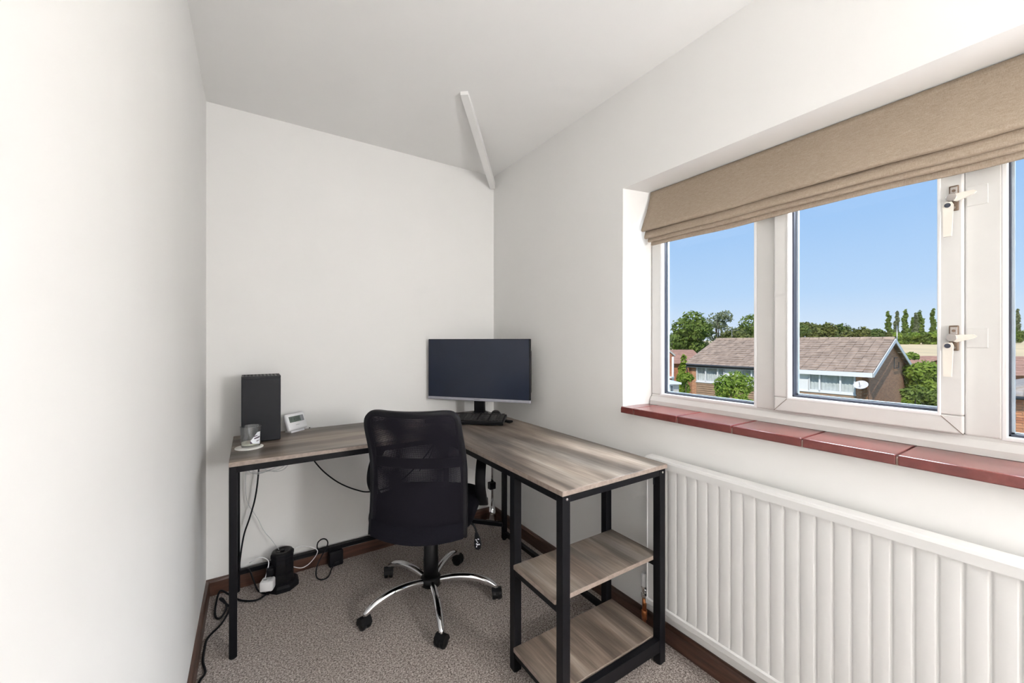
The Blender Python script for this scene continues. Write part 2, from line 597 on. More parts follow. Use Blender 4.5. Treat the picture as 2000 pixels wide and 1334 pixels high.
# ------------------------------------------------------------------ room shell
XW, YB, XL, YR, ZC = 1.408, 2.385, -0.178, -1.55, 2.352
XO = 1.66                               # outer face of the window wall
WY0, WY1, WZ0, WZ1 = -0.345, 1.237, 0.893, 1.902      # opening on the inner face
FY0, FY1 = -0.305, 1.200                 # opening at the frame
XF = 1.555                              # room face of the window frame

struct(MB().box((XL - .2, YR - .2, -0.12), (XO, YB + .2, 0)).build('floor', 'carpet'), 'grey beige twist pile carpet across the room')
struct(MB().box((XL - .2, YR - .2, ZC), (XO, YB + .2, ZC + .15)).build('ceiling', 'ceil'), 'plain white painted ceiling')
struct(MB().box((XL - .2, YB, 0), (XO, YB + .2, ZC)).build('wall_back', 'wall'), 'white painted wall behind the desk corner')
struct(MB().box((XL - .2, YR - .2, 0), (XL, YB, ZC)).build('wall_left', 'wall'), 'white painted wall on the left')
struct(MB().box((XL, YR - .2, 0), (XO, YR, ZC)).build('wall_rear', 'wall'), 'white painted wall behind the viewer')

w = MB()
w.box((XW, YR, 0), (XO, YB, WZ0))
w.box((XW, YR, WZ1), (XO, YB, ZC))
# left and right piers with splayed reveals
w.prism([(XW, WY1), (XF + .03, FY1), (XO, FY1), (XO, YB), (XW, YB)], 'z', WZ0, WZ1)
w.prism([(XW, YR), (XO, YR), (XO, FY0), (XF + .03, FY0), (XW, WY0)], 'z', WZ0, WZ1)
struct(w.build('wall_right', 'wall'), 'white painted window wall with a deep reveal')

# skirting boards
def skirt_profile(t=0.015, h=0.075):
    return [(0, 0), (t, 0), (t, h - 0.012), (t - 0.004, h - 0.003), (t - 0.009, h), (0, h)]
s_ = MB().prism([(YB - a, b_) for a, b_ in skirt_profile()], 'x', XL, XW)
struct(s_.build('baseboard_back', 'skirt_x'), 'dark stained skirting board under the back wall')
s_ = MB().prism([(XW - a, b_) for a, b_ in skirt_profile()], 'y', YR, YB - .015)
struct(s_.build('baseboard_right', 'skirt_y'), 'dark stained skirting board under the window wall')
s_ = MB().prism([(XL + a, b_) for a, b_ in skirt_profile()], 'y', YR, YB - .015)
struct(s_.build('baseboard_left', 'skirt_y'), 'dark stained skirting board along the left wall')

# white batten sloping down the ceiling into the corner
bt = MB().beam((0.815, 1.645, 2.353), (1.392, 2.371, 2.277), 0.036, 0.036)
struct(bt.build('trim_1', 'ceil'), 'white painted batten sloping into the ceiling corner')

# tiled sill
sill = thing('trim_2', 'red quarry tile window sill with dark front edge', None, (1.47, 0.45, 0.893), kind='structure')
MB().box((1.384, -0.33, 0.893), (XF + .03, 1.228, 0.912)).build('bedding', 'grout', sill)
js = [1.226, 1.155, 0.945, 0.735, 0.526, 0.316, 0.106, -0.104, -0.33]
for i in range(len(js) - 1):
    a_, b_ = js[i + 1], js[i]
    dz = random.uniform(-0.0008, 0.0008)
    MB().box((1.379 + random.uniform(0, .0015), a_ + .0022, 0.8935), (XF + .02, b_ - .0022, 0.921 + dz), 0.003).build('tile', 'tile', sill)

# ------------------------------------------------------------------ window
win_o = thing('window_1', 'white plastic casement window in three lights', None, (XF, 0.45, 0.921), kind='structure')
ZB, ZT = 0.921, 1.90
GX = XF + 0.030                    # glazing plane
def frame_rect(y0, y1, z0, z1, t, x0, x1, name, mat, parent, bev=0.004, tb=None):
    tb = tb or t
    m_ = MB()
    m_.box((x0, y0, z0), (x1, y1, z0 + tb), bev)
    m_.box((x0, y0, z1 - t), (x1, y1, z1), bev)
    m_.box((x0, y0, z0 + tb), (x1, y0 + t, z1 - t), bev)
    m_.box((x0, y1 - t, z0 + tb), (x1, y1, z1 - t), bev)
    return m_.build(name, mat, parent)
frame_rect(FY0, FY1, ZB, ZT, 0.048, XF + .006, XF + .075, 'outer_frame', 'pvc', win_o, 0.004, 0.047)
MB().prism([(XF - .006, ZB), (XF + .02, ZB), (XF + .02, ZB + .036), (XF + .004, ZB + .036), (XF - .006, ZB + .018)], 'y', FY0, FY1).build('bottom_cover_strip', 'pvc', win_o)
MB().box((XF + .004, 0.676, ZB + .045), (XF + .075, 0.740, ZT - .04), 0.004).build('mullion', 'pvc', win_o)
MB().box((XF + .004, 0.163, ZB + .045), (XF + .075, 0.226, ZT - .04), 0.004).build('mullion', 'pvc', win_o)

def spacer(y0, y1, z0, z1, parent):
    g = MB()
    for (a0, a1, c0, c1) in ((y0 + .007, y1 - .007, z0 + .009, z0 + .013), (y0 + .007, y1 - .007, z1 - .013, z1 - .009),
                             (y0 + .007, y0 + .012, z0 + .009, z1 - .009), (y1 - .012, y1 - .007, z0 + .009, z1 - .009)):
        g.box((GX + .009, a0, c0), (GX + .019, a1, c1))
    g.build('spacer_bar', 'spacer', parent)
def fixed_light(y0, y1, z0, z1):
    # gasket ring, glazing bead, pane
    g = MB()
    for (a0, a1, c0, c1) in ((y0, y1, z0, z0 + .009), (y0, y1, z1 - .009, z1), (y0, y0 + .007, z0, z1), (y1 - .007, y1, z0, z1)):
        g.box((GX - .006, a0, c0), (GX + .02, a1, c1))
    g.build('gasket', 'gasket', win_o)
    spacer(y0, y1, z0, z1, win_o)
    b2 = MB()
    for (a0, a1, c0, c1) in ((y0 - .006, y1 + .006, z0 - .006, z0 + .004), (y0 - .006, y1 + .006, z1 - .004, z1 + .006),
                             (y0 - .006, y0 + .004, z0, z1), (y1 - .004, y1 + .006, z0, z1)):
        b2.box((XF + .004, a0, c0), (GX - .004, a1, c1), 0.002)
    b2.build('glazing_bead', 'pvc_bead', win_o)
    MB().box((GX + .004, y0 + .004, z0 + .004), (GX + .007, y1 - .004, z1 - .004)).build('pane', 'glass', win_o)
fixed_light(0.744, 1.148, 0.970, 1.848)
fixed_light(FY0 + .052, 0.159, 0.970, 1.848)
# opening sash
sash = frame_rect(0.226, 0.674, 0.968, 1.856, 0.044, XF - .010, XF + .060, 'sash', 'pvc', win_o, 0.004, 0.048)
g = MB()
y0, y1, z0, z1 = 0.270, 0.630, 1.016, 1.812
for (a0, a1, c0, c1) in ((y0, y1, z0, z0 + .009), (y0, y1, z1 - .009, z1), (y0, y0 + .007, z0, z1), (y1 - .007, y1, z0, z1)):
    g.box((GX - .012, a0, c0), (GX + .02, a1, c1))
g.build('gasket', 'gasket', sash)
spacer(y0, y1, z0, z1, sash)
b2 = MB()
for (a0, a1, c0, c1) in ((y0 - .004, y1 + .004, z0 - .005, z0 + .003), (y0 - .004, y1 + .004, z1 - .003, z1 + .005),
                         (y0 - .004, y0 + .003, z0, z1), (y1 - .003, y1 + .004, z0, z1)):
    b2.box((XF - .0115, a0, c0), (GX - .012, a1, c1), 0.002)
b2.build('glazing_bead', 'pvc_bead', sash)
MB().box((GX + .002, y0 + .003, z0 + .003), (GX + .005, y1 - .003, z1 - .003)).build('pane', 'glass', sash)
# dark mitre lines of the welded corners
mt = MB()
for (ya, za, yb, zb) in ((0.674, 0.968, 0.630, 1.016), (0.226, 0.968, 0.270, 1.016)):
    mt.beam((XF - .0102, ya, za), (XF - .0102, yb, zb), 0.0012, 0.0012, up=(1, 0, 0))
mt.build('mitre_line', 'brass_dark', sash)

def handle(zc, lever_up=0.0):
    x0 = XF - .010
    h = MB().box((x0 - .006, 0.233, zc - .032), (x0, 0.251, zc + .034), 0.002).build('handle', 'brass_dark', win_o)
    MB().box((x0 - .0075, 0.2355, zc + .010), (x0 - .005, 0.2485, zc + .030), 0.001).build('screw_plate', 'steel', h)
    MB().lathe([(.0035, 0), (.0035, .0015)], (x0 - .009, 0.242, zc + .020), 12, axis='x').build('screw', 'brass_dark', h)
    MB().lathe([(.0035, 0), (.0035, .0015)], (x0 - .0075, 0.242, zc - .024), 12, axis='x').build('screw', 'steel', h)
    # pivot barrel and striker arm
    MB().lathe([(.0090, 0), (.0105, .002), (.0105, .010), (.008, .013)], (x0 - .019, 0.2445, zc + .002), 20, axis='x').build('pivot', 'steel', h)
    a = MB().prism([(0.249, zc - .004), (0.246, zc + .009), (0.206, zc + .010), (0.201, zc + .005), (0.206, zc + .0005), (0.236, zc - .010)], 'x', x0 - .018, x0 - .008)
    a.build('striker', 'cream_metal', h)
    # lever hanging down
    lv = MB().prism([(0.2590, zc - .018), (0.2580, zc - .100), (0.2430, zc - .100), (0.2400, zc - .018), (0.2430, zc - .011), (0.2540, zc - .011)], 'x', x0 - .026, x0 - .017)
    lv.build('lever', 'cream_metal', h)
    MB().lathe([(.006, 0), (.006, .002)], (x0 - .0275, 0.2500, zc - .0195), 16, axis='x').build('key_barrel', 'gasket', h)
    # wear plate on the mullion
    MB().box((XF + .002, 0.186, zc - .024), (XF + .005, 0.2225, zc + .026), 0.001).build('strike_plate', 'pvc', h)
handle(1.584)
handle(1.218)

# ------------------------------------------------------------------ added floor lamp, unseen behind the viewer, to brighten the room
LX, LY, LZ = 1.20, -1.20, 1.30
lamp = thing('added_fill_lamp', 'added white globe fill lamp, unseen behind the viewer', 'lamp', (LX, LY, 0))
MB().lathe([(.14, 0), (.145, .006), (.14, .018), (.02, .030)], (LX, LY, 0), 32).build('base', 'white_plastic', lamp)
MB().tube([(LX, LY, .02), (LX, LY, LZ - .15)], .010, 12, 1).build('pole', 'chrome', lamp)
MB().lathe([(.020, -.17), (.035, -.13), (.03, -.125)], (LX, LY, LZ), 20).build('lamp_holder', 'white_plastic', lamp)
m, nt, b = new_mat('fill_lamp_globe')
b.inputs['Base Color'].default_value = (0.9, 0.9, 0.88, 1)
b.inputs['Emission Color'].default_value = (*FILL_LAMP_COLOR, 1)
b.inputs['Emission Strength'].default_value = FILL_LAMP_POWER / (4 * math.pi * .14 ** 2 * math.pi)
M['globe'] = m
MB().lathe([(.14 * math.sin(math.pi * i / 20) + .0005, -.14 * math.cos(math.pi * i / 20)) for i in range(21)], (LX, LY, LZ), 32, cap=False).build('globe', 'globe', lamp)

# ------------------------------------------------------------------ roman blind
bl = thing('roman_blind', 'beige linen roman blind pulled up in folds at the window', 'blind', (1.53, 0.45, 1.64))
BY0, BY1 = FY0 + .012, 1.190
def wav(y, a=1.0):
    return a * (0.0035 * math.sin(y * 9 + 0.6) + 0.002 * math.sin(y * 21))
def blind_sheet(prof, thick, y0, y1, zw=0.6):
    """prof: list of (x,z) from top to bottom, given back thickness"""
    m_ = MB()
    n_ = 60
    L = len(prof)
    vs_, fs_ = [], []
    for side in (0, 1):
        for i in range(n_ + 1):
            y = y0 + (y1 - y0) * i / n_
            for j, (x, z) in enumerate(prof):
                t = j / (L - 1)
                vs_.append((x + wav(y, t) * 0.7 + side * thick, y, z + wav(y + .3, t) * zw))
    N = (n_ + 1) * L
    for i in range(n_):
        for j in range(L - 1):
            a = i * L + j
            fs_.append((a, a + L, a + L + 1, a + 1))
            a += N
            fs_.append((a, a + 1, a + L + 1, a + L))
    for i in range(n_):
        for j in (0, L - 1):
            a = i * L + j
            fs_.append((a, a + N, a + N + L, a + L))
    for i in (0, n_):
        for j in range(L - 1):
            a = i * L + j
            fs_.append((a, a + 1, a + 1 + N, a + N))
    m_.add(vs_, fs_, True)
    return m_
main = [(1.549, 1.899), (1.5465, 1.885), (1.538, 1.85), (1.520, 1.80), (1.500, 1.755), (1.486, 1.722), (1.483, 1.712), (1.489, 1.707), (1.500, 1.709), (1.505, 1.716)]
blind_sheet(main, 0.004, BY0, BY1 + .006).build('main_panel', 'linen', bl)
blind_sheet([(1.508, 1.722), (1.500, 1.700), (1.496, 1.684), (1.497, 1.677), (1.504, 1.674), (1.511, 1.680)], 0.004, BY0, BY1 - .001).build('fold', 'linen', bl)
blind_sheet([(1.514, 1.69), (1.508, 1.674), (1.506, 1.664), (1.509, 1.659), (1.516, 1.659), (1.520, 1.666)], 0.004, BY0 + .005, BY1 - .012).build('fold', 'linen', bl)
blind_sheet([(1.524, 1.678), (1.520, 1.66), (1.519, 1.646), (1.521, 1.643)], 0.005, BY0 + .008, BY1 - .02).build('hem', 'linen', bl)
MB().box((1.5515, BY0, 1.872), (1.5595, BY1, 1.9005)).build('headrail', 'pvc', bl)

# ------------------------------------------------------------------ radiator
RX, RXB = 1.340, 1.386
RY0, RY1 = -0.62, 1.058
rad = thing('radiator', 'long white panel radiator with vertical flutes below the window', 'radiator', (1.36, 0.2, 0))
m_ = MB()
pitch = 0.0403
def flute(y):
    # recessed narrow groove between wide flat flutes
    ph = ((y - 0.922) / pitch) % 1.0
    d = min(ph, 1 - ph)
    crown = 0.0022 * (d - .5) ** 2 / .25
    groove = 0.0 if d > 0.11 else 0.0032 * (0.5 + 0.5 * math.cos(math.pi * d / 0.11))
    return crown + groove
ny = 1000
rows = [(0.150, 1), (0.176, 1), (0.190, 0), (0.700, 0), (0.7135, 1), (0.716, 1)]
vs_, fs_ = [], []
for i in range(ny + 1):
    y = RY0 + (RY1 - RY0) * i / ny
    inside = RY0 + .05 < y < RY1 - .06
    for (z, flat_) in rows:
        x = RX + .004 + (0 if (flat_ or not inside) else flute(y))
        vs_.append((x, y, z))
L = len(rows)
for i in range(ny):
    for j in range(L - 1):
        a = i * L + j
        fs_.append((a, a + L, a + L + 1, a + 1))
m_.add(vs_, fs_, True)
pn = m_.build('fluted_panel', 'rad', rad, fix=False)
MB().prism([(RX - .001, .7145), (RX - .001, .738), (RX + .002, .745), (RX + .007, .7475), (RXB, .7475), (RXB, .7145)], 'y', RY0, RY1 + .004).build('top_cover', 'rad', rad)
MB().prism([(RX + .001, .150), (RX - .001, .155), (RX - .001, .172), (RX + .003, .177), (RX + .014, .177), (RX + .014, .150)], 'y', RY0, RY1).build('bottom_rail', 'rad', rad)
MB().box((RX + .016, RY0, .150), (RXB, RY1, .714)).build('rear_panel', 'rad', rad)
MB().box((RX + .002, RY1 - .006, .150), (RXB, RY1, .7145), 0.002).build('side_panel', 'rad', rad)
MB().box((RX + .002, RY0, .150), (RXB, RY0 + .006, .7145), 0.002).build('side_panel', 'rad', rad)
for yy in (0.75, -0.35):
    MB().box((RXB, yy - .02, .25), (XW, yy + .02, .65)).build('wall_bracket', 'rad', rad)
vx, vy = 1.366, 1.086
vv = MB().lathe([(.0085, .09), (.0085, .155)], (vx, vy, 0), 16).build('valve_tail', 'copper', rad)
MB().lathe([(.0075, 0), (.0075, .06), (.011, .06), (.0115, .095), (.009, .097)], (vx, vy, 0), 16).build('copper_pipe', 'copper', rad)
vb = MB().lathe([(.012, .150), (.013, .158), (.013, .170), (.010, .174), (.010, .188), (.0125, .19), (.0125, .196)], (vx, vy, 0), 8, smooth=False).build('valve_body', 'chrome', rad)
MB().lathe([(.009, 0), (.009, .03)], (vx, vy - .032, .178), 12, axis='y').build('valve_union', 'chrome', rad)
MB().lathe([(.0125, .196), (.0135, .20), (.0125, .245), (.010, .252)], (vx, vy, 0), 20).build('valve_cap', 'white_plastic', rad)

# ------------------------------------------------------------------ desk
desk = thing('corner_desk', 'L-shaped corner desk with grey oak tops, black metal frame and shelves', 'desk', (0.8, 1.8, 0))
ZD = 0.750
TH = 0.0165
MB().box((-.070, 1.848, ZD - TH), (0.7955, 2.362, ZD), 0.0012).build('side_top', 'wood_x', desk)
MB().box((0.798, 0.938, ZD - TH), (1.311, 2.362, ZD), 0.0012).build('main_top', 'wood_y', desk)
for a_, b_ in (((-.0695, 1.8474, ZD - TH + .0008), (0.7955, 1.8484, ZD - .0012)), ((-.0706, 1.8485, ZD - TH + .0008), (-.0696, 2.3615, ZD - .0012)),
               ((0.7974, 0.9385, ZD - TH + .0008), (0.7984, 1.8465, ZD - .0012)), ((0.7985, 0.9374, ZD - TH + .0008), (1.3105, 0.9384, ZD - .0012))):
    MB().box(a_, b_).build('edge_band', 'wood_edge', desk)
zb = ZD - TH
BAR = 0.025
def leg(x, y, name='leg', w=.026, d=.026, top=zb, foot=True):
    l = MB().box((x, y, 0.006 if foot else 0), (x + w, y + d, top), 0.0015).build(name, 'black_metal', desk)
    if foot:
        MB().lathe([(.012, 0), (.013, .002), (.013, .008)], (x + w / 2, y + d / 2, 0), 16).build('glide', 'black_plastic', l)
    return l
def rail(a, b, name='rail'):
    return MB().box(a, b, 0.001).build(name, 'black_metal', desk)
# side wing
leg(-.070, 1.851); leg(-.070, 2.330)
rail((-.046, 1.850, zb - .024), (0.82, 1.872, zb), 'apron')
rail((-.046, 2.333, zb - .024), (0.82, 2.355, zb), 'apron')
rail((-.069, 1.877, zb - .024), (-.045, 2.330, zb), 'apron')
rail((-.044, 2.332, .082), (1.02, 2.354, .104), 'stretcher')
leg(1.02, 2.330)
# corner
leg(1.285, 2.058)
MB().beam((1.043, 2.345, .093), (1.290, 2.072, .093), .022, .022).build('stretcher', 'black_metal', desk)
rail((1.287, 1.240, .030), (1.309, 2.058, .052), 'stretcher')
rail((1.286, 1.250, zb - .024), (1.309, 2.34, zb), 'apron')
rail((0.803, 0.972, zb - .024), (0.826, 1.850, zb), 'apron')
rail((0.832, 0.943, zb - .024), (1.278, 0.965, zb), 'apron')
# shelf end
LW = .031
leg(.801, .941, w=LW, d=LW); leg(.801, 1.209, w=LW, d=LW)
leg(1.273, .941, w=LW, d=LW); leg(1.273, 1.209, w=LW, d=LW)
for zt in (0.400, 0.100):
    MB().box((.797, .9725, zt - .0155), (1.304, 1.2085, zt), 0.001).build('shelf', 'wood_y', desk)
    MB().box((.7963, .9730, zt - .0149), (.7973, 1.2080, zt - .0010)).build('edge_band', 'wood_edge', desk)
    MB().box((.7975, .9718, zt - .0149), (1.3035, .9728, zt - .0010)).build('edge_band', 'wood_edge', desk)
    MB().box((.803, .972, zt - .041), (.824, 1.209, zt - .016), .001).build('shelf_rail', 'black_metal', desk)
    MB().box((1.281, .972, zt - .041), (1.302, 1.209, zt - .016), .001).build('shelf_rail', 'black_metal', desk)
MB().box((.832, .943, .052), (1.273, .967, .098), .001).build('front_rail', 'black_metal', desk)
for x, dx in ((.832, 1), (1.273, -1)):
    br = MB().box((x, .9655, zb - .062), (x + dx * .004, .9695, zb - .024)).build('bracket', 'black_metal', desk)
    MB().lathe([(.004, 0), (.0042, -.002), (.002, -.0035)], (x - dx * .014, .941, zb - .012), 12, axis='y').build('bolt', 'steel', desk)

# ------------------------------------------------------------------ office chair
CHX, CHY = 0.707, 1.776
face = math.atan2(0.80, 0.60)
rz = face - math.pi / 2
ch = thing('office_chair', 'black mesh back swivel office chair with chrome five star base', 'chair', (CHX, CHY, 0), rz)
arm_angles = [R(a) - rz for a in (185, 256, 328, 40.5, 112)]
hub = MB().lathe([(.030, .072), (.046, .076), (.047, .108), (.036, .116)], (0, 0, 0), 28).build('hub', 'black_plastic', ch, local=True)
MB().lathe([(.034, .112), (.035, .20), (.033, .205), (.033, .33), (.026, .335), (.026, .385)], (0, 0, 0), 28).build('gas_lift', 'black_plastic', ch, local=True)
for a in arm_angles:
    ca, sa = math.cos(a), math.sin(a)
    pts = [(ca * r_, sa * r_, z_) for r_, z_ in ((.036, .094), (.11, .106), (.19, .104), (.255, .087), (.295, .064), (.306, .054))]
    arm = MB().tube(pts, [.0150, .0155, .0160, .0155, .0135, .0105], 14, 5).build('base_arm', 'chrome', ch, local=True)
    # castor
    yaw = a + random.uniform(-.9, .9)
    cx, cy_ = ca * .308, sa * .308
    cm = MB()
    for s2 in (-1, 1):
        q = MB().lathe([(.012, 0), (.0235, .001), (.025, .004), (.025, .013), (.0235, .016), (.012, .018)], (0, 0, 0), 22, axis='x')
        q.move(Matrix.Translation((0.003 if s2 > 0 else -.021, 0, 0)))
        cm.add(q.v, q.f, True)
    cm.move(Matrix.Translation((cx, cy_, .025)) @ Matrix.Rotation(yaw, 4, 'Z'))
    cs = cm.build('castor', 'black_plastic', ch, local=True)
    hd = MB()
    pr = [(-.020, .012), (-.024, .026), (-.020, .044), (-.006, .054), (.010, .052), (.020, .042), (.0255, .026), (.018, .024), (.004, .030), (-.006, .024)]
    hd.prism(pr, 'x', -.0225, .0225)
    hd.move(Matrix.Translation((cx, cy_, 0)) @ Matrix.Rotation(yaw, 4, 'Z'))
    hd.build('castor_hood', 'black_plastic', cs, local=True)
    MB().lathe([(.006, .048), (.006, .062)], (cx, cy_, 0), 12).build('castor_stem', 'steel', cs, local=True)

# seat
def seat_fn(u, v):
    # superellipse cushion
    th, ph = (u - .5) * 2 * math.pi, (v - .5) * math.pi
    def se(c, p): return math.copysign(abs(c) ** p, c)
    cx_ = se(math.cos(ph), .45) * se(math.cos(th), .42)
    cy2 = se(math.cos(ph), .45) * se(math.sin(th), .42)
    cz = se(math.sin(ph), .6)
    z = .463 + cz * (.047 if cz > 0 else .055) - .012 * (cy2 if cy2 > 0 else 0) ** 2
    return (cx_ * .226, -.030 + cy2 * .232, z)
MB().grid(seat_fn, 48, 20).build('seat', 'fabric', ch, local=True)
MB().box((-.11, -.12, .375), (.11, .12, .412), .008).build('mechanism', 'black_plastic', ch, local=True)
# lever
lv = MB().tube([(.10, -.01, .385), (.175, -.01, .372), (.205, -.012, .358), (.218, -.015, .325)], .005, 8, 5).build('tilt_lever', 'black_plastic', ch, local=True)
pd = MB().prism([(.211, .328), (.222, .328), (.235, .298), (.240, .272), (.236, .256), (.226, .250), (.215, .253), (.208, .266), (.208, .296)], 'y', -.020, -.010).build('paddle', 'soft_black', lv, local=True)
for (x, z, w_, h_, ro) in ((.217, .296, .008, .004, .5), (.227, .300, .007, .004, .4), (.222, .287, .010, .003, .7), (.222, .276, .012, .006, .5), (.231, .276, .007, .005, .6), (.219, .266, .004, .008, .2)):
    q = MB().box((-w_ / 2, -.0004, -h_ / 2), (w_ / 2, .0004, h_ / 2)).move(Matrix.Translation((x, -.0204, z)) @ Matrix.Rotation(ro, 4, 'Y'))
    q.build('symbol', 'print_white', pd, local=True)
# back spine
MB().tube([(0, -.10, .395), (0, -.20, .392), (0, -.262, .43), (0, -.285, .52), (0, -.287, .60)], .02, 10, 5, flat=(.030, .008)).build('back_spine', 'black_plastic', ch, local=True)
# backrest surface
BZ0, BZ1 = .433, .925
def hw(t):
    base = .1875 - .0045 * t
    r_ = .085
    if t > 1 - r_:
        k_ = (t - (1 - r_)) / r_
        base -= .040 * (1 - math.sqrt(max(0, 1 - k_ * k_)))
    return base
def bp(s_, t, off=0.0):
    y = -.318 + .045 * s_ * s_ + .022 * math.sin(math.pi * min(1, t * 1.15)) - .012 * t * t
    z = BZ0 + (BZ1 - BZ0) * t - .012 * (1 - s_ * s_) * (1 - t) ** 3
    k_ = min(1, max(0, (t - .55) / .45))
    return (s_ * hw(t) + .019 * (1 - k_ * k_ * (3 - 2 * k_)), y + off, z)
def tmap(v): return 1 - (1 - v) ** 1.6
for off in (-.009, .009):
    MB().grid(lambda u, v: bp(u * 2 - 1, tmap(v) * .995, off), 26, 30).build('mesh_panel', 'mesh', ch, local=True)
def lower_top(s_):
    return .41 - .16 * max(0, -s_ - .25) ** 1.5
MB().grid(lambda u, v: bp((u * 2 - 1) * .97, v * lower_top(u * 2 - 1), 0.0), 26, 14).build('lumbar_pad', 'fabric', ch, local=True)
MB().grid(lambda u, v: bp((u * 2 - 1) * 1.0, v * .13, -.016), 26, 6).build('hem_flap', 'fabric', ch, local=True)
per = [bp(-1, t) for t in (0, .12, .25, .4, .55, .7, .82, .9, .95, .98, .995)]
per += [bp(s_, 1.0) for s_ in (-.9, -.6, -.3, 0, .3, .6, .9)]
per += [bp(1, t) for t in (.995, .98, .95, .9, .82, .7, .55, .4, .25, .12, 0)]
MB().tube(per, .0135, 12, 3, flat=(.0135, .0105), up=(0, 1, 0)).build('back_frame', 'soft_black', ch, local=True)
# crossbar half way up the back
MB().tube([bp(s_, .60, .006) for s_ in (-.97, -.5, 0, .5, .97)], .012, 10, 4, flat=(.006, .020)).build('crossbar', 'soft_black', ch, local=True)
for s_ in (-1, 1):
    pts = [(s_ * .225, .17, .412), (s_ * .235, .10, .415), (s_ * .242, .04, .445), (s_ * (.244 if s_ > 0 else .252), -.03, .505), (s_ * (.244 if s_ > 0 else .252), -.078, .575), (s_ * (.244 if s_ > 0 else .252), -.055, .645), (s_ * (.244 if s_ > 0 else .252), .01, .684), (s_ * (.244 if s_ > 0 else .252), .10, .690), (s_ * (.244 if s_ > 0 else .252), .19, .680)]
    MB().tube(pts, .02, 12, 6, flat=(.0070, .0230), up=(1, 0, 0)).build('armrest', 'soft_black', ch, local=True)

# ------------------------------------------------------------------ monitor
MX, MY = 1.1235, 2.097
mrz = math.atan2(.627, .78) - math.pi / 2
mon = thing('monitor', 'large black widescreen monitor with silver chin on the desk corner', 'monitor', (MX, MY, ZD), mrz)
W2, ZM0, ZM1 = .3275, .107, .475
hb = MB().box((-W2, .002, ZM0 + .016), (W2, .020, ZM1), .003).build('bezel', 'black_plastic', mon, local=True)
MB().box((-W2 + .002, .0175, ZM0 + .05), (W2 - .002, .045, ZM1 - .06), .012).build('rear_shell', 'black_plastic', mon, local=True)
MB().box((-W2 + .003, -.0002, ZM0 + .0175), (W2 - .008, .004, ZM1 - .003)).build('screen', 'screen', mon, local=True)
cn = MB().box((-W2, -.004, ZM0), (W2, .018, ZM0 + .0165), .003).build('chin', 'silver_plastic', mon, local=True)
MB().box((-.018, -.0046, ZM0 + .006), (.018, -.0035, ZM0 + .0105)).build('badge', 'lcd_side', cn, local=True)
MB().prism([(.030, .012), (.058, .012), (.052, .16), (.040, .18), (.028, .16)], 'x', -.032, .030).build('neck', 'black_plastic', mon, local=True)
st = MB()
st.tube([(0, .058, .010), (.07, .030, .009), (.150, -.010, .008), (.228, -.052, .008)], .01, 10, 4, flat=(.016, .006))
st.build('foot', 'black_plastic', mon, local=True)
st = MB()
st.tube([(0, .058, .010), (-.07, .030, .009), (-.150, -.010, .008), (-.228, -.052, .008)], .01, 10, 4, flat=(.016, .006))
st.build('foot', 'black_plastic', mon, local=True)
MB().lathe([(.062, .0), (.064, .006), (.055, .020), (.045, .030)], (0, .046, .004), 20).build('stand_collar', 'black_plastic', mon, local=True)

# ------------------------------------------------------------------ keyboard and mouse
krz = math.atan2(-.652, .759)
kb = thing('keyboard', 'black full size keyboard lying below the monitor', 'keyboard', (1.0205, 2.032, ZD + .004), krz)
kb_tilt = Matrix.Rotation(R(7.5), 4, 'X')
def ktr(mb): return mb.move(Matrix.Translation((0, 0, .0)) @ Matrix.Translation((0, -.07, .0)) @ kb_tilt @ Matrix.Translation((0, .07, 0)))
ktr(MB().box((-.222, -.070, .001), (.222, .072, .019), .004)).build('case', 'black_plastic', kb, local=True)
kk = MB()
for r_ in range(6):
    yk = -.047 + r_ * .0195 + (.006 if r_ == 5 else 0)
    for (xa, xb, n_) in ((-.213, .070, 15), (.078, .132, 3), (.140, .213, 4)):
        pitch_k = (xb - xa) / n_
        if r_ == 0 and n_ == 15:
            cells = [(-.213, -.19), (-.189, -.166), (-.165, -.142), (-.141, -.02), (-.019, .003), (.004, .026), (.027, .048), (.049, .069)]
        else:
            cells = [(xa + i * pitch_k, xa + (i + 1) * pitch_k - .0015) for i in range(n_)]
        for (a_, b_) in cells:
            kk.box((a_ + .0006, yk - .0085, .018), (b_ - .0006, yk + .0085, .0255))
ko = ktr(kk).build('keys', 'keycap', kb, local=True)
tag(ko, kind='stuff')
for s_ in (-.18, .18):
    MB().box((s_ - .012, .056, 0.0), (s_ + .012, .064, .016)).build('tilt_foot', 'black_plastic', kb, local=True)
ms = MB()
def mouse_fn(u, v):
    th, ph = (u - .5) * 2 * math.pi, v * math.pi / 2
    return (math.cos(ph) ** .6 * math.cos(th) * .031, math.cos(ph) ** .6 * math.sin(th) * .055, .002 + .034 * math.sin(ph) ** .9)
ms.grid(mouse_fn, 28, 10)
mo = thing('computer_mouse', 'black computer mouse behind the keyboard by the monitor', 'mouse', (1.258, 2.105, ZD), R(-25))
ms.build('body', 'black_plastic', mo, local=True)
MB().lathe([(.0045, -.003), (.0055, -.002), (.0055, .002), (.0045, .003)], (0, .030, .029), 14, axis='x').build('scroll_wheel', 'soft_black', mo, local=True)

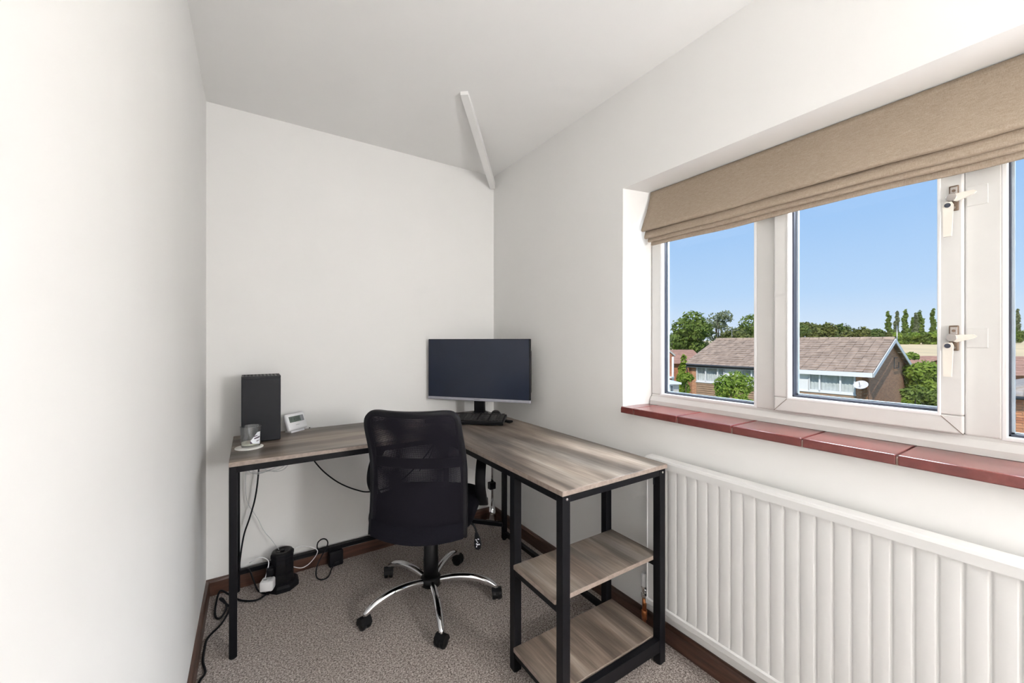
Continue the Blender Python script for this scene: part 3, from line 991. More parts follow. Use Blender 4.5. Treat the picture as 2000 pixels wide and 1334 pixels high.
# ------------------------------------------------------------------ game console
gx0, gx1, gy0, gy1 = -.036, .117, 2.152, 2.302
con = thing('game_console', 'tall black tower game console on the desk', 'game console', ((gx0 + gx1) / 2, (gy0 + gy1) / 2, ZD))
MB().box((gx0, gy0, ZD + .004), (gx1, gy1, ZD + .292), .003).build('body', 'console', con)
MB().lathe([(.055, 0), (.055, .005)], ((gx0 + gx1) / 2, (gy0 + gy1) / 2, ZD), 32).build('base_ring', 'soft_black', con)
tg = MB()
tg.box((gx0, gy0, ZD + .2915), (gx1, gy0 + .008, ZD + .301)); tg.box((gx0, gy1 - .008, ZD + .2915), (gx1, gy1, ZD + .301))
for i in range(11):
    x = gx0 + (gx1 - gx0 - .007) * i / 10
    tg.box((x, gy0 + .008, ZD + .2915), (x + .007, gy1 - .008, ZD + .301))
for j in range(1, 9):
    y = gy0 + .008 + (gy1 - gy0 - .016) * j / 9
    for i in range(10):
        x = gx0 + (gx1 - gx0 - .007) * i / 10 + .007
        x2 = gx0 + (gx1 - gx0 - .007) * (i + 1) / 10
        tg.box((x, y - .003, ZD + .2925), (x2, y + .003, ZD + .3))
tg.build('top_grille', 'console', con)
MB().box((gx0 + .014, gy0 - .0004, ZD + .075), (gx0 + .0185, gy0 + .001, ZD + .135)).build('disc_slot', 'hole', con)
MB().lathe([(.0035, -.0008), (.0035, .001)], (gx0 + .017, gy0, ZD + .270), 16, axis='y').build('power_button', 'hole', con)
MB().box((gx1 - .018, gy0 - .0004, ZD + .026), (gx1 - .014, gy0 + .001, ZD + .036)).build('usb_port', 'hole', con)
MB().lathe([(.003, -.0006), (.003, .001)], (gx1 - .016, gy0, ZD + .046), 14, axis='y').build('pair_button', 'hole', con)

# ------------------------------------------------------------------ thermostat on its stand
trz = math.atan2(.61, .79)
th = thing('thermostat', 'small white digital thermostat propped on the desk by the console', 'thermostat', (.200, 2.305, ZD), trz)
tl = Matrix.Rotation(R(-21), 4, 'X')
def ttr(mb): return mb.move(Matrix.Translation((0, 0, .0105)) @ tl)
ttr(MB().box((-.058, -.012, .0), (.058, .012, .086), .010)).build('case', 'white_plastic', th, local=True)
dsp = ttr(MB().box((-.043, -.0128, .040), (.043, -.011, .070), .0005)).build('display', 'lcd', th, local=True)
ttr(MB().box((.0235, -.0133, .0415), (.043, -.0122, .0685))).build('key_pad', 'lcd_side', dsp, local=True)
def seg_digit(x, z, h, on):
    w_ = h * .5; t_ = h * .13
    S = {'a': ((x, z + h - t_), (x + w_, z + h)), 'g': ((x, z + h / 2 - t_ / 2), (x + w_, z + h / 2 + t_ / 2)), 'd': ((x, z), (x + w_, z + t_)),
         'f': ((x, z + h / 2), (x + t_, z + h)), 'b': ((x + w_ - t_, z + h / 2), (x + w_, z + h)), 'e': ((x, z), (x + t_, z + h / 2)), 'c': ((x + w_ - t_, z), (x + w_, z + h / 2))}
    q = MB()
    for k_ in on:
        (xa, za), (xb, zb_) = S[k_]
        q.box((xa, -.0132, za), (xb, -.0126, zb_))
    ttr(q).build('digit', 'lcd_digit', dsp, local=True)
for x, on in ((-.034, 'abged'), (-.020, 'bc'), (-.004, 'afgcd'), (.008, 'abcdef')):
    seg_digit(x, .047, .016, on)
ttr(MB().box((-.012, -.0123, .024), (.010, -.0118, .0255))).build('maker_mark', 'lcd_side', th, local=True)
MB().prism([(.002, 0), (.045, 0), (.045, .004), (.016, .030), (.008, .012)], 'x', -.035, .045).build('stand', 'white_plastic', th, local=True)

# ------------------------------------------------------------------ candle glass and coaster
gl = (.000, 2.070)
co = MB().lathe([(.050, 0), (.0525, .0015), (.0525, .0045), (.051, .006)], (gl[0] - .006, gl[1] - .004, ZD), 40)
tag(co.build('coaster', 'cork'), 'round white coaster under the candle glass', 'coaster')
cz = ZD + .0065
cg = thing('candle_glass', 'clear glass candle jar with a printed white badge and leftover wax', 'glass', (gl[0], gl[1], cz))
MB().lathe([(.030, 0), (.0345, .001), (.0365, .006), (.0395, .085), (.0398, .0875), (.0380, .0875), (.0350, .010), (.031, .0075), (.001, .007)], (gl[0], gl[1], cz), 40, cap=False).build('jar', 'tumbler', cg)
MB().lathe([(.0335, .0085), (.0345, .012), (.0347, .019), (.030, .017), (.016, .0215), (.001, .022)], (gl[0], gl[1], cz), 32, cap=True).build('wax', 'wax', cg)
def jar_patch(a0, a1, zlo, zhi, off, name, mat, parent):
    def fn(u, v):
        a = R(a0 + (a1 - a0) * u)
        z = zlo(u) + (zhi(u) - zlo(u)) * v
        r_ = .0365 + .003 * (z - .006) / .079 + off
        return (gl[0] + r_ * math.cos(a), gl[1] + r_ * math.sin(a), cz + z)
    return MB().grid(fn, 14, 6).build(name, mat, parent)
bd = jar_patch(-92, -30, lambda u: .012 + .010 * (1 - u) ** 2, lambda u: .030 + .034 * min(1, u * 1.6), .0004, 'badge', 'print_white', cg)
jar_patch(-72, -34, lambda u: .035 + .004 * u, lambda u: .040 + .006 * u, .0008, 'badge_stroke', 'print_dark', bd)
jar_patch(-74, -52, lambda u: .045 + .003 * u, lambda u: .049 + .002 * u, .0008, 'badge_stroke', 'print_dark', bd)
jar_patch(-58, -36, lambda u: .0235 + .003 * u, lambda u: .027 + .002 * u, .0008, 'badge_stroke', 'print_dark', bd)
jar_patch(-94, -82, lambda u: .017, lambda u: .030 - .010 * u, .0008, 'badge_stroke', 'print_dark', bd)

# ------------------------------------------------------------------ power tower, plugs and leads
pt = (.131, 2.278)
tw = thing('power_tower', 'black tower extension lead standing on the carpet', 'power socket', (pt[0], pt[1], 0))
MB().lathe([(.073, 0), (.075, .004), (.075, .020), (.066, .030)], (pt[0], pt[1], 0), 8, smooth=False, rot=R(22.5)).build('base', 'soft_black', tw)
MB().lathe([(.050, .028), (.050, .150), (.052, .152), (.052, .166), (.046, .172)], (pt[0], pt[1], 0), 8, smooth=False, rot=R(10)).build('body', 'soft_black', tw)
MB().lathe([(.047, .170), (.044, .176), (.030, .178), (.028, .174), (.001, .174)], (pt[0], pt[1], 0), 28, cap=False).build('top_cap', 'black_plastic', tw)
MB().lathe([(.010, .174), (.009, .180)], (pt[0], pt[1], 0), 16).build('switch', 'soft_black', tw)
for k_, az in enumerate((-100, -55)):
    for zz in (.055, .105):
        a = R(az)
        q = MB().box((-.019, -.002, -.019), (.019, .002, .019), .002)
        q.move(Matrix.Translation((pt[0] + math.cos(a) * .0475, pt[1] + math.sin(a) * .0475, zz)) @ Matrix.Rotation(a + math.pi / 2, 4, 'Z'))
        so = q.build('socket', 'black_plastic', tw)
        for dx, dz, ww, hh in ((0, .008, .002, .004), (-.006, -.006, .003, .0016), (.006, -.006, .003, .0016)):
            q = MB().box((dx - ww, -.0026, dz - hh), (dx + ww, -.0018, dz + hh))
            q.move(Matrix.Translation((pt[0] + math.cos(a) * .0475, pt[1] + math.sin(a) * .0475, zz)) @ Matrix.Rotation(a + math.pi / 2, 4, 'Z'))
            q.build('pin_hole', 'hole', so)
bp_ = MB().box((.062, 2.225, .088), (.092, 2.262, .124), .007)
tag(bp_.build('mains_plug', 'soft_black'), 'black mains plug in the upper side of the tower extension', 'plug')
wp = thing('usb_charger', 'white cube usb charger plugged into the tower extension', 'charger', (.062, 2.232, .03), R(-20))
MB().box((-.023, -.026, .0), (.023, .026, .046), .007).build('body', 'white_plastic', wp, local=True)
MB().box((.012, -.024, -.003), (.034, .024, .049), .010).build('plug_face', 'white_plastic', wp, local=True)
MB().box((-.012, -.006, .0455), (.002, .006, .0465)).build('usb_port', 'lcd_side', wp, local=True)

def cable(name, pts, r_, mat, label, cat='cable', group=None):
    return tag(MB().tube(pts, r_, 8, 7).build(name, mat), label, cat, group)
cable('charging_cable', [(.055, 2.235, .078), (.068, 2.245, .12), (.070, 2.262, .150), (.040, 2.285, .165), (.008, 2.30, .150), (-.005, 2.31, .140)], .0022, 'white_cable', 'white charging cable arching from the white usb charger')
cable('charging_cable', [(.172, 2.305, .145), (.205, 2.31, .160), (.250, 2.312, .145), (.290, 2.312, .118), (.285, 2.31, .090), (.250, 2.305, .058), (.215, 2.300, .052), (.178, 2.295, .072)], .0022, 'white_cable', 'white cable looping out right of the tower extension')
ad = thing('power_adapter', 'black power adapter on the carpet against the skirting', 'adapter', (.384, 2.338, 0), R(6))
MB().box((-.036, -.022, .0), (.036, .022, .082), .007).build('body', 'soft_black', ad, local=True)
MB().box((-.010, -.026, .010), (.012, -.020, .024), .002).build('strain_relief', 'black_plastic', ad, local=True)
cable('adapter_cable', [(.372, 2.308, .017), (.352, 2.275, .010), (.338, 2.235, .008), (.318, 2.215, .006), (.292, 2.222, .006), (.280, 2.262, .010), (.288, 2.29, .045), (.312, 2.308, .080), (.342, 2.322, .125), (.338, 2.322, .152), (.318, 2.322, .163), (.296, 2.322, .150), (.294, 2.322, .118), (.318, 2.318, .105), (.350, 2.320, .110), (.356, 2.326, .088)], .0032, 'soft_black', 'black adapter cable tied in a figure of eight loop')
cable('console_cable', [(.036, 2.304, .80), (.036, 2.345, .79), (.036, 2.371, .755), (.036, 2.372, .69), (.035, 2.350, .62), (.027, 2.316, .519), (.015, 2.314, .434), (-.006, 2.312, .353), (-.027, 2.310, .284), (-.041, 2.308, .19), (-.043, 2.306, .12), (-.010, 2.306, .115), (.010, 2.296, .06), (.030, 2.270, .014), (.070, 2.215, .012)], .0036, 'soft_black', 'black cable hanging from the console down beside the rear desk leg')
cable('monitor_cable', [(.262, 2.371, .752), (.262, 2.372, .68), (.272, 2.352, .60), (.300, 2.346, .548), (.346, 2.346, .491), (.410, 2.346, .432), (.490, 2.346, .382), (.564, 2.346, .355), (.68, 2.346, .36), (.80, 2.346, .42), (.95, 2.358, .56), (.985, 2.371, .68), (1.0, 2.372, .745)], .0036, 'soft_black', 'black cable drooping along the back wall under the desk')
cable('extension_cable', [(.064, 2.222, .012), (.02, 2.200, .010), (-.04, 2.235, .012), (-.088, 2.305, .020), (-.122, 2.335, .030), (-.134, 2.25, .010), (-.128, 2.165, .008), (-.108, 2.150, .008), (-.092, 2.22, .012), (-.110, 2.275, .022), (-.118, 2.262, .030), (-.092, 2.235, .012), (-.080, 2.195, .008), (-.105, 2.105, .006), (-.146, 2.035, .006), (-.152, 1.97, .006), (-.151, 1.894, .006), (-.139, 1.825, .006), (-.155, 1.77, .006), (-.154, 1.6, .006), (-.152, 1.35, .006)], .0042, 'soft_black', 'black extension lead looping on the carpet and along the left skirting')
cable('clear_wire', [(-.022, 2.371, .752), (-.021, 2.372, .69), (-.018, 2.356, .62), (-.022, 2.352, .50), (-.014, 2.350, .42), (.010, 2.346, .37), (.030, 2.340, .33), (.055, 2.332, .27), (.085, 2.318, .225), (.108, 2.300, .19), (.116, 2.286, .181)], .0016, 'clear_cable', 'thin clear wire trailing from the desk to the tower extension')
cp = []
for i in range(46):
    a = i * 2 * math.pi / 15
    rr = .060 + .014 * math.sin(i * .9)
    cp.append((.050 + i * .0009 + rr * math.cos(a), 2.312 + .010 * math.sin(a * .5), .612 + rr * .9 * math.sin(a)))
tag(MB().tube(cp, .0018, 6, 3).build('coiled_clear_wire', 'clear_cable'), 'coiled clear wire hanging under the desk below the console', 'cable')
cable('thin_black_lead', [(1.005, 2.371, .745), (.99, 2.368, .66), (.965, 2.350, .60), (.93, 2.350, .50), (.86, 2.35, .42)], .0022, 'soft_black', 'thin black lead hanging behind the office chair near the corner')

# chrome stand in the corner
cs = thing('chrome_stand', 'chrome tube stand with a black clamp in the corner under the desk', 'stand', (1.3245, 2.262, 0))
MB().lathe([(.0095, .17), (.0095, .68)], (1.3245, 2.262, 0), 18).build('pole', 'chrome', cs)
MB().lathe([(.026, 0), (.028, .006), (.024, .08), (.012, .17)], (1.3245, 2.262, 0), 20).build('foot_sleeve', 'chrome', cs)
MB().box((1.2985, 2.244, .245), (1.3425, 2.280, .290), .004).build('clamp', 'soft_black', cs)

#OUTDOOR
import numpy as np
rng = np.random.default_rng(11)

# ------------------------------------------------------------------ outdoors: ground and field
GZ = -5.4
def terrain(fwd):
    pts = [(-30, GZ), (26, GZ), (34, -4.6), (48, -2.6), (60, -1.45), (100, -.25), (135, .75), (170, 1.2), (400, 1.6)]
    for (a, za), (b_, zb_) in zip(pts, pts[1:]):
        if a <= fwd <= b_:
            return za + (zb_ - za) * (fwd - a) / (b_ - a)
    return pts[-1][1]
def ground_strip(fs_list, name, mat, label, lat0=-90, lat1=260):
    m_ = MB()
    lats = [lat0 + (lat1 - lat0) * i / 24 for i in range(25)]
    vs_, fs_ = [], []
    for f_ in fs_list:
        for l_ in lats:
            p = ext(l_, f_, terrain(f_) + .15 * math.sin(l_ * .05))
            vs_.append(p[:])
    n_ = len(lats)
    for j in range(len(fs_list) - 1):
        for i in range(n_ - 1):
            fs_.append((j * n_ + i, j * n_ + i + 1, (j + 1) * n_ + i + 1, (j + 1) * n_ + i))
    m_.add(vs_, fs_, True)
    return tag(m_.build(name, mat), label, None, None, 'structure')
ground_strip([6, 12, 20, 26, 30, 34, 41, 48, 54], 'ground', 'grass', 'green ground between the houses below the window')
ground_strip([54, 60, 70, 80, 90, 100, 112, 124, 135, 150, 170, 260, 400], 'field', 'field', 'pale straw coloured field rising behind the houses')


def leaf_cloud(blobs, n, size, squash=1.0):
    """leaf quads spread over the shells of ellipsoid blobs: (x, y, z, rx, ry, rz)"""
    B = np.array(blobs, float)
    wgt = (B[:, 3] * B[:, 4] * B[:, 5]) ** (2 / 3)
    idx = rng.choice(len(B), n, p=wgt / wgt.sum())
    d = rng.normal(size=(n, 3)); d /= np.linalg.norm(d, axis=1)[:, None]
    rad = rng.uniform(0.25, 1.0, n) ** 0.33 * rng.uniform(.9, 1.12, n)
    c = B[idx, :3] + d * rad[:, None] * B[idx, 3:]
    nrm = d + rng.normal(size=(n, 3)) * 0.65 + np.array([0, 0, .35])
    nrm /= np.linalg.norm(nrm, axis=1)[:, None]
    a = np.cross(nrm, rng.normal(size=(n, 3))); a /= np.linalg.norm(a, axis=1)[:, None]
    b_ = np.cross(nrm, a)
    s = size * rng.uniform(.6, 1.35, n)[:, None]
    v = np.stack([c - a * s, c + b_ * s * .55 * squash, c + a * s, c - b_ * s * .55 * squash], 1).reshape(-1, 3)
    f = np.arange(n * 4).reshape(n, 4)
    m_ = MB()
    m_.v = [tuple(p) for p in v]; m_.f = [tuple(int(i) for i in q) for q in f]; m_.s = [False] * n
    return m_


def tree(name, u, fwd, top, base, width, mat, label, n=2600, leaf=.2, kind='round', group=None, cat='tree', trunk=True, bare=0):
    """u: bearing (tangent of the angle to the right), heights in metres"""
    lat = u * fwd
    p = ext(lat, fwd, base)
    t = thing(name, label, cat, p[:], 0, group)
    hgt = top - base
    blobs = []
    if kind == 'round':
        for i in range(11):
            a = rng.uniform(0, 6.28); rr = width * rng.uniform(.08, .34)
            zz = base + hgt * rng.uniform(.42, .80)
            q = width * rng.uniform(.17, .27)
            blobs.append((p.x + rr * math.cos(a), p.y + rr * math.sin(a), min(zz, top - q * .8), q, q, q * .8))
        q = width * .24
        blobs.append((p.x, p.y, top - q * .85, q, q, q * .85))
    elif kind == 'bush':
        for i in range(12):
            a = rng.uniform(0, 6.28); rr = width * rng.uniform(.05, .34)
            q = width * rng.uniform(.16, .25)
            zz = base + hgt * rng.uniform(.15, .85)
            blobs.append((p.x + rr * math.cos(a), p.y + rr * math.sin(a), min(zz, top - q * .8), q, q, q * .9))
        q = width * .22
        for k_ in (-.22, .02, .2):
            blobs.append((p.x + CY * width * k_, p.y - SY * width * k_, top - q * (.9 + abs(k_) * 2), q, q, q * .9))
    elif kind == 'poplar':
        for i in range(9):
            k_ = i / 8
            q = width * (.56 - .40 * k_) * rng.uniform(.75, 1.15)
            blobs.append((p.x + rng.normal() * width * .07, p.y + rng.normal() * width * .07, base + hgt * (.12 + .84 * k_), q, q, hgt * .085))
    elif kind == 'loose':
        for i in range(34):
            a = rng.uniform(0, 6.28); rr = width * rng.uniform(.1, .50)
            q = width * rng.uniform(.10, .17)
            zz = base + hgt * rng.uniform(.45, .93) - rr * .25
            blobs.append((p.x + rr * math.cos(a), p.y + rr * math.sin(a), zz, q, q, q * .7))
    leaf_cloud(blobs, n, leaf).build('crown', mat, t, fix=False)
    if trunk:
        tr = MB()
        r0 = max(.05, hgt * .022)
        tr.tube([(p.x, p.y, base - .3), (p.x + .03 * width, p.y, base + hgt * .3), (p.x, p.y + .03 * width, base + hgt * .62), (p.x, p.y, base + hgt * .86)], [r0, r0 * .8, r0 * .5, r0 * .2], 8, 4)
        for i in range(7 if kind in ('round', 'loose') else 2):
            b_ = blobs[i]
            z0 = base + hgt * rng.uniform(.3, .55)
            tr.tube([(p.x, p.y, z0), ((p.x + b_[0]) / 2, (p.y + b_[1]) / 2, (z0 + b_[2]) / 2 + .1 * hgt * .2), b_[:3]], [r0 * .5, r0 * .32, r0 * .12], 6, 3)
        tr.build('trunk', 'bark', t)
    return t


def U(px): return (px - 1000) / 780.0
def ZV(v, fwd): return H_EYE - (v - 667) / 780.0 * fwd

# ------------------------------------------------------------------ house across the way
PH = R(36)
E2 = Vector((math.cos(PH), math.sin(PH)))            # along the gable, away from us
E1 = Vector((-math.sin(PH), math.cos(PH)))           # along the front, to the left
HC = Vector((16.3, 18.3))                            # near corner (right, ahead)
def hp(t, s, z):
    q = HC + E1 * t + E2 * s
    return ext(q.x, q.y, z)
HT, HS = 8.67, 7.7
ax1 = (hp(1, 0, 0) - hp(0, 0, 0)); ax2 = (hp(0, 1, 0) - hp(0, 0, 0))
house = thing('house', 'brick house with brown tiled roof and white front windows seen through the window', 'house', hp(HT / 2, HS / 2, GZ)[:])
def slab(t0, t1, s0, s1, z0, z1):
    m_ = MB()
    c = [hp(t, s, z)[:] for z in (z0, z1) for (t, s) in ((t0, s0), (t1, s0), (t1, s1), (t0, s1))]
    return m_.add(c, [(3, 2, 1, 0), (4, 5, 6, 7), (0, 1, 5, 4), (1, 2, 6, 5), (2, 3, 7, 6), (3, 0, 4, 7)])
ZE, ZRG = -.12, 1.36                                  # wall head and ridge
def uvbox(o, loc):
    me = o.data
    uv = me.uv_layers.new(name='UVMap')
    for poly in me.polygons:
        horiz = ax1 if abs(poly.normal.dot(ax2)) > .7 else ax2
        for li in poly.loop_indices:
            p = me.vertices[me.loops[li].vertex_index].co
            uv.data[li].uv = (p.dot(horiz) + 50, p.z + 50)
core = slab(.05, HT - .05, .12, HS - .1, GZ, ZE).build('core', 'dark_room', house)
# gable wall with its triangle
g = MB()
gp = [(0, GZ), (HS, GZ), (HS, ZE), (HS / 2, ZRG - .14), (0, ZE)]
vs_ = [hp(0, s, z)[:] for s, z in gp] + [hp(.22, s, z)[:] for s, z in gp]
g.add(vs_, [(0, 1, 2, 3, 4), (9, 8, 7, 6, 5)] + [(i, (i + 1) % 5, 5 + (i + 1) % 5, 5 + i) for i in range(5)])
o = g.build('gable_wall', 'brick', house); uvbox(o, house.location)
g = MB()
vs_ = [hp(HT, s, z)[:] for s, z in gp] + [hp(HT - .22, s, z)[:] for s, z in gp]
g.add(vs_, [(0, 1, 2, 3, 4), (9, 8, 7, 6, 5)] + [(i, (i + 1) % 5, 5 + (i + 1) % 5, 5 + i) for i in range(5)])
o = g.build('gable_wall', 'brick', house); uvbox(o, house.location)
for t0, t1 in ((0.0, .42), (8.16, HT)):
    o = slab(t0, t1, 0, .2, GZ, ZE).build('brick_pier', 'brick', house); uvbox(o, house.location)
o = slab(.42, 8.16, .08, .2, GZ, -2.7).build('front_wall', 'brick', house); uvbox(o, house.location)
# weatherboards below the windows
for i in range(11):
    z1 = -1.30 - i * .125
    m_ = MB()
    pr = [(-.005, z1), (.03, z1), (.03, z1 - .127), (-.035, z1 - .127)]
    vs_ = [hp(.42, s, z)[:] for s, z in pr] + [hp(8.16, s, z)[:] for s, z in pr]
    m_.add(vs_, [(0, 1, 2, 3), (7, 6, 5, 4)] + [(j, (j + 1) % 4, 4 + (j + 1) % 4, 4 + j) for j in range(4)])
    m_.build('weatherboard', 'board', house)
# white band of panels and windows
def hwin(t0, t1, z0, z1, lights, curtain):
    fr = MB()
    fw = .065
    def b4(a0, a1, c0, c1, s0=-.05, s1=.06):
        q = slab(a0, a1, s0, s1, c0, c1); fr.add(q.v, q.f)
    b4(t0, t1, z0, z0 + fw * 1.3); b4(t0, t1, z1 - fw, z1)
    cuts = [t0 + (t1 - t0) * k_ for k_ in lights]
    for c in cuts:
        b4(max(t0, c - fw / 2), min(t1, c + fw / 2) if c < t1 else t1, z0, z1)
    b4(t0, t0 + fw, z0, z1); b4(t1 - fw, t1, z0, z1)
    f = fr.build('window', 'roof_white', house)
    for a, b_ in zip(cuts, cuts[1:]):
        slab(a, b_, .035, .05, z0 + .03, z1 - .03).build('pane', 'glass', f)
    cm = MB()
    nn = 60
    vs_, fs_ = [], []
    for i in range(nn + 1):
        tt = t0 + (t1 - t0) * i / nn
        ss = .10 + .02 * math.sin(i * 1.3)
        vs_ += [hp(tt, ss, z0)[:], hp(tt, ss, z1)[:]]
    for i in range(nn):
        fs_.append((i * 2, i * 2 + 2, i * 2 + 3, i * 2 + 1))
    cm.add(vs_, fs_, True)
    cm.build('curtain', curtain, f)
    return f
ZW0, ZW1 = -1.27, -.33
hwin(.42, 2.28, ZW0, ZW1, [0, .31, .75, 1], 'curtain')
hwin(6.42, 8.16, ZW0, ZW1, [0, .24, .66, 1], 'curtain')
hwin(4.35, 5.55, ZW0, ZW1, [0, .5, 1], 'curtain')
f = hwin(3.0, 3.7, ZW0, ZW1, [0, 1], 'dark_room')
for t0, t1 in ((2.28, 3.0), (3.7, 4.35), (5.55, 6.42)):
    slab(t0, t1, -.01, .05, ZW0, ZW1).build('white_panel', 'roof_white', house)
slab(.42, 8.16, -.02, .06, ZW1, ZE).build('head_board', 'roof_white', house)
slab(.40, 8.18, -.06, .06, ZW0 - .05, ZW0).build('sill_board', 'roof_white', house)
# roof: courses of tiles laid up both slopes
OV, OG = .24, .22
slope_n = 14
def roof_pt(t, k_, lift, side):
    """k_ 0 at the eave, 1 at the ridge"""
    s0 = -OV + (HS / 2 + OV) * k_
    z0 = (ZE - .10) + (ZRG - ZE + .10) * k_ + lift
    s = s0 if side == 0 else HS - s0
    return hp(t, s, z0)[:]
for side in (0, 1):
    for c in range(slope_n):
        k0, k1 = c / slope_n, (c + 1.15) / slope_n
        m_ = MB()
        ntl = 26
        x0, x1 = -OG, HT + OG
        for i in range(ntl):
            a = x0 + (x1 - x0) * i / ntl; b_ = x0 + (x1 - x0) * (i + 1) / ntl - .012
            j = random.uniform(-.010, .014)
            lf = .046 + j
            k1c = min(k1, 1.0)
            pp = [roof_pt(a, k0, lf - .022, side), roof_pt(b_, k0, lf - .022, side), roof_pt(b_, k1c, -.004, side), roof_pt(a, k1c, -.004, side),
                  roof_pt(a, k0, lf, side), roof_pt(b_, k0, lf, side), roof_pt(b_, k1c, .014, side), roof_pt(a, k1c, .014, side)]
            m_.add(pp, [(3, 2, 1, 0), (4, 5, 6, 7), (0, 1, 5, 4), (1, 2, 6, 5), (2, 3, 7, 6), (3, 0, 4, 7)])
        m_.build('tile_course', 'roof', house)
for i in range(20):
    a = -OG + (HT + 2 * OG) * i / 20; b_ = a + (HT + 2 * OG) / 20 - .02
    m_ = MB()
    vs_ = []
    for tt in (a, b_):
        for ds, dz in ((-.14, -.02), (-.09, .06), (0, .095 + random.uniform(-.006, .006)), (.09, .06), (.14, -.02)):
            vs_.append(hp(tt, HS / 2 + ds, ZRG + dz)[:])
    m_.add(vs_, [(q, q + 1, q + 6, q + 5) for q in range(4)] + [(4, 3, 2, 1, 0), (5, 6, 7, 8, 9)])
    m_.build('ridge_tile', 'roof', house)
# bargeboards, fascia and gutter
for tt in (-OG - .03, HT + OG + .0):
    for side in (0, 1):
        p0 = Vector(roof_pt(tt, 0, -.10, side)); p1 = Vector(roof_pt(tt, 1, -.10, side))
        MB().beam(p0, p1, .035, .19).build('bargeboard', 'roof_white', house)
slab(-OG, 4.3, -OV - .02, -OV + .02, ZE - .30, ZE - .09).build('fascia', 'roof_white', house)
slab(4.3, HT + OG, -OV - .02, -OV + .02, ZE - .24, ZE - .09).build('fascia', 'fascia_dark', house)
slab(-OG, HT + OG, -OV + .02, .02, ZE - .28, ZE - .25).build('soffit', 'roof_white', house)
gt_ = MB().tube([hp(HT + OG, -OV - .06, ZE - .12)[:], hp(4.3, -OV - .06, ZE - .12)[:]], .055, 8, 1)
gt_.build('gutter', 'fascia_dark', house)
MB().tube([hp(HT + .05, -OV - .04, ZE - .15)[:], hp(HT + .05, -.1, ZE - .45)[:], hp(HT + .05, -.08, -4.5)[:]], .035, 8, 1).build('downpipe', 'fascia_dark', house)

# satellite dish on the corner pier
dc = hp(.16, -.34, -.80)
dish = thing('satellite_dish', 'grey oval satellite dish on the corner of the brick house', 'satellite dish', hp(.16, 0, -.95)[:])
nrm = (ext(-.45, -.30, .62) - ext(0, 0, 0)).normalized()
q = MB().lathe([(.001, .0), (.12, .012), (.22, .035), (.30, .065), (.305, .06), (.22, .025), (.12, .002), (.001, -.008)], (0, 0, 0), 28, cap=False)
q.move(Matrix.Translation(dc) @ nrm.to_track_quat('Z', 'Y').to_matrix().to_4x4() @ Matrix.Diagonal((.88, .88, .88, 1)))
q.build('reflector', 'dish', dish)
MB().tube([dc[:], (dc + nrm * .15 - Vector((0, 0, .18)))[:], (dc + nrm * .38 - Vector((0, 0, .12)))[:]], .014, 8, 3).build('feed_arm', 'steel', dish)
MB().tube([hp(.16, 0.02, -.98)[:], hp(.16, -.18, -.98)[:], (dc - nrm * .02)[:]], .02, 8, 2).build('wall_bracket', 'fascia_dark', dish)
gb = MB()
for (s0, z0, s1, z1) in ((4.6, .35, 4.6, -.2), (4.6, -.2, 5.6, -.2), (4.6, .35, 5.3, .35), (5.6, -.2, 5.6, .1)):
    gb.beam(hp(-.06, s0, z0), hp(-.06, s1, z1), .03, .03)
gb.build('wall_frame', 'fascia_dark', house)
# television aerial on the ridge
ap = hp(HT - .6, HS / 2 + .5, ZRG - .25)
ae = thing('tv_aerial', 'thin television aerial above the left end of the brick house roof', 'aerial', ap[:])
MB().tube([ap[:], (ap + Vector((0, 0, .9)))[:]], .016, 6, 1).build('mast', 'steel', ae)
MB().tube([(ap + ax1 * .5 + Vector((0, 0, .82)))[:], (ap - ax1 * .45 + Vector((0, 0, .86)))[:]], .012, 6, 1).build('boom', 'steel', ae)
for k_ in range(6):
    c = ap + ax1 * (.45 - k_ * .16) + Vector((0, 0, .83 + k_ * .006))
    MB().tube([(c - ax2 * .16)[:], (c + ax2 * .16)[:]], .007, 5, 1).build('element', 'steel', ae)

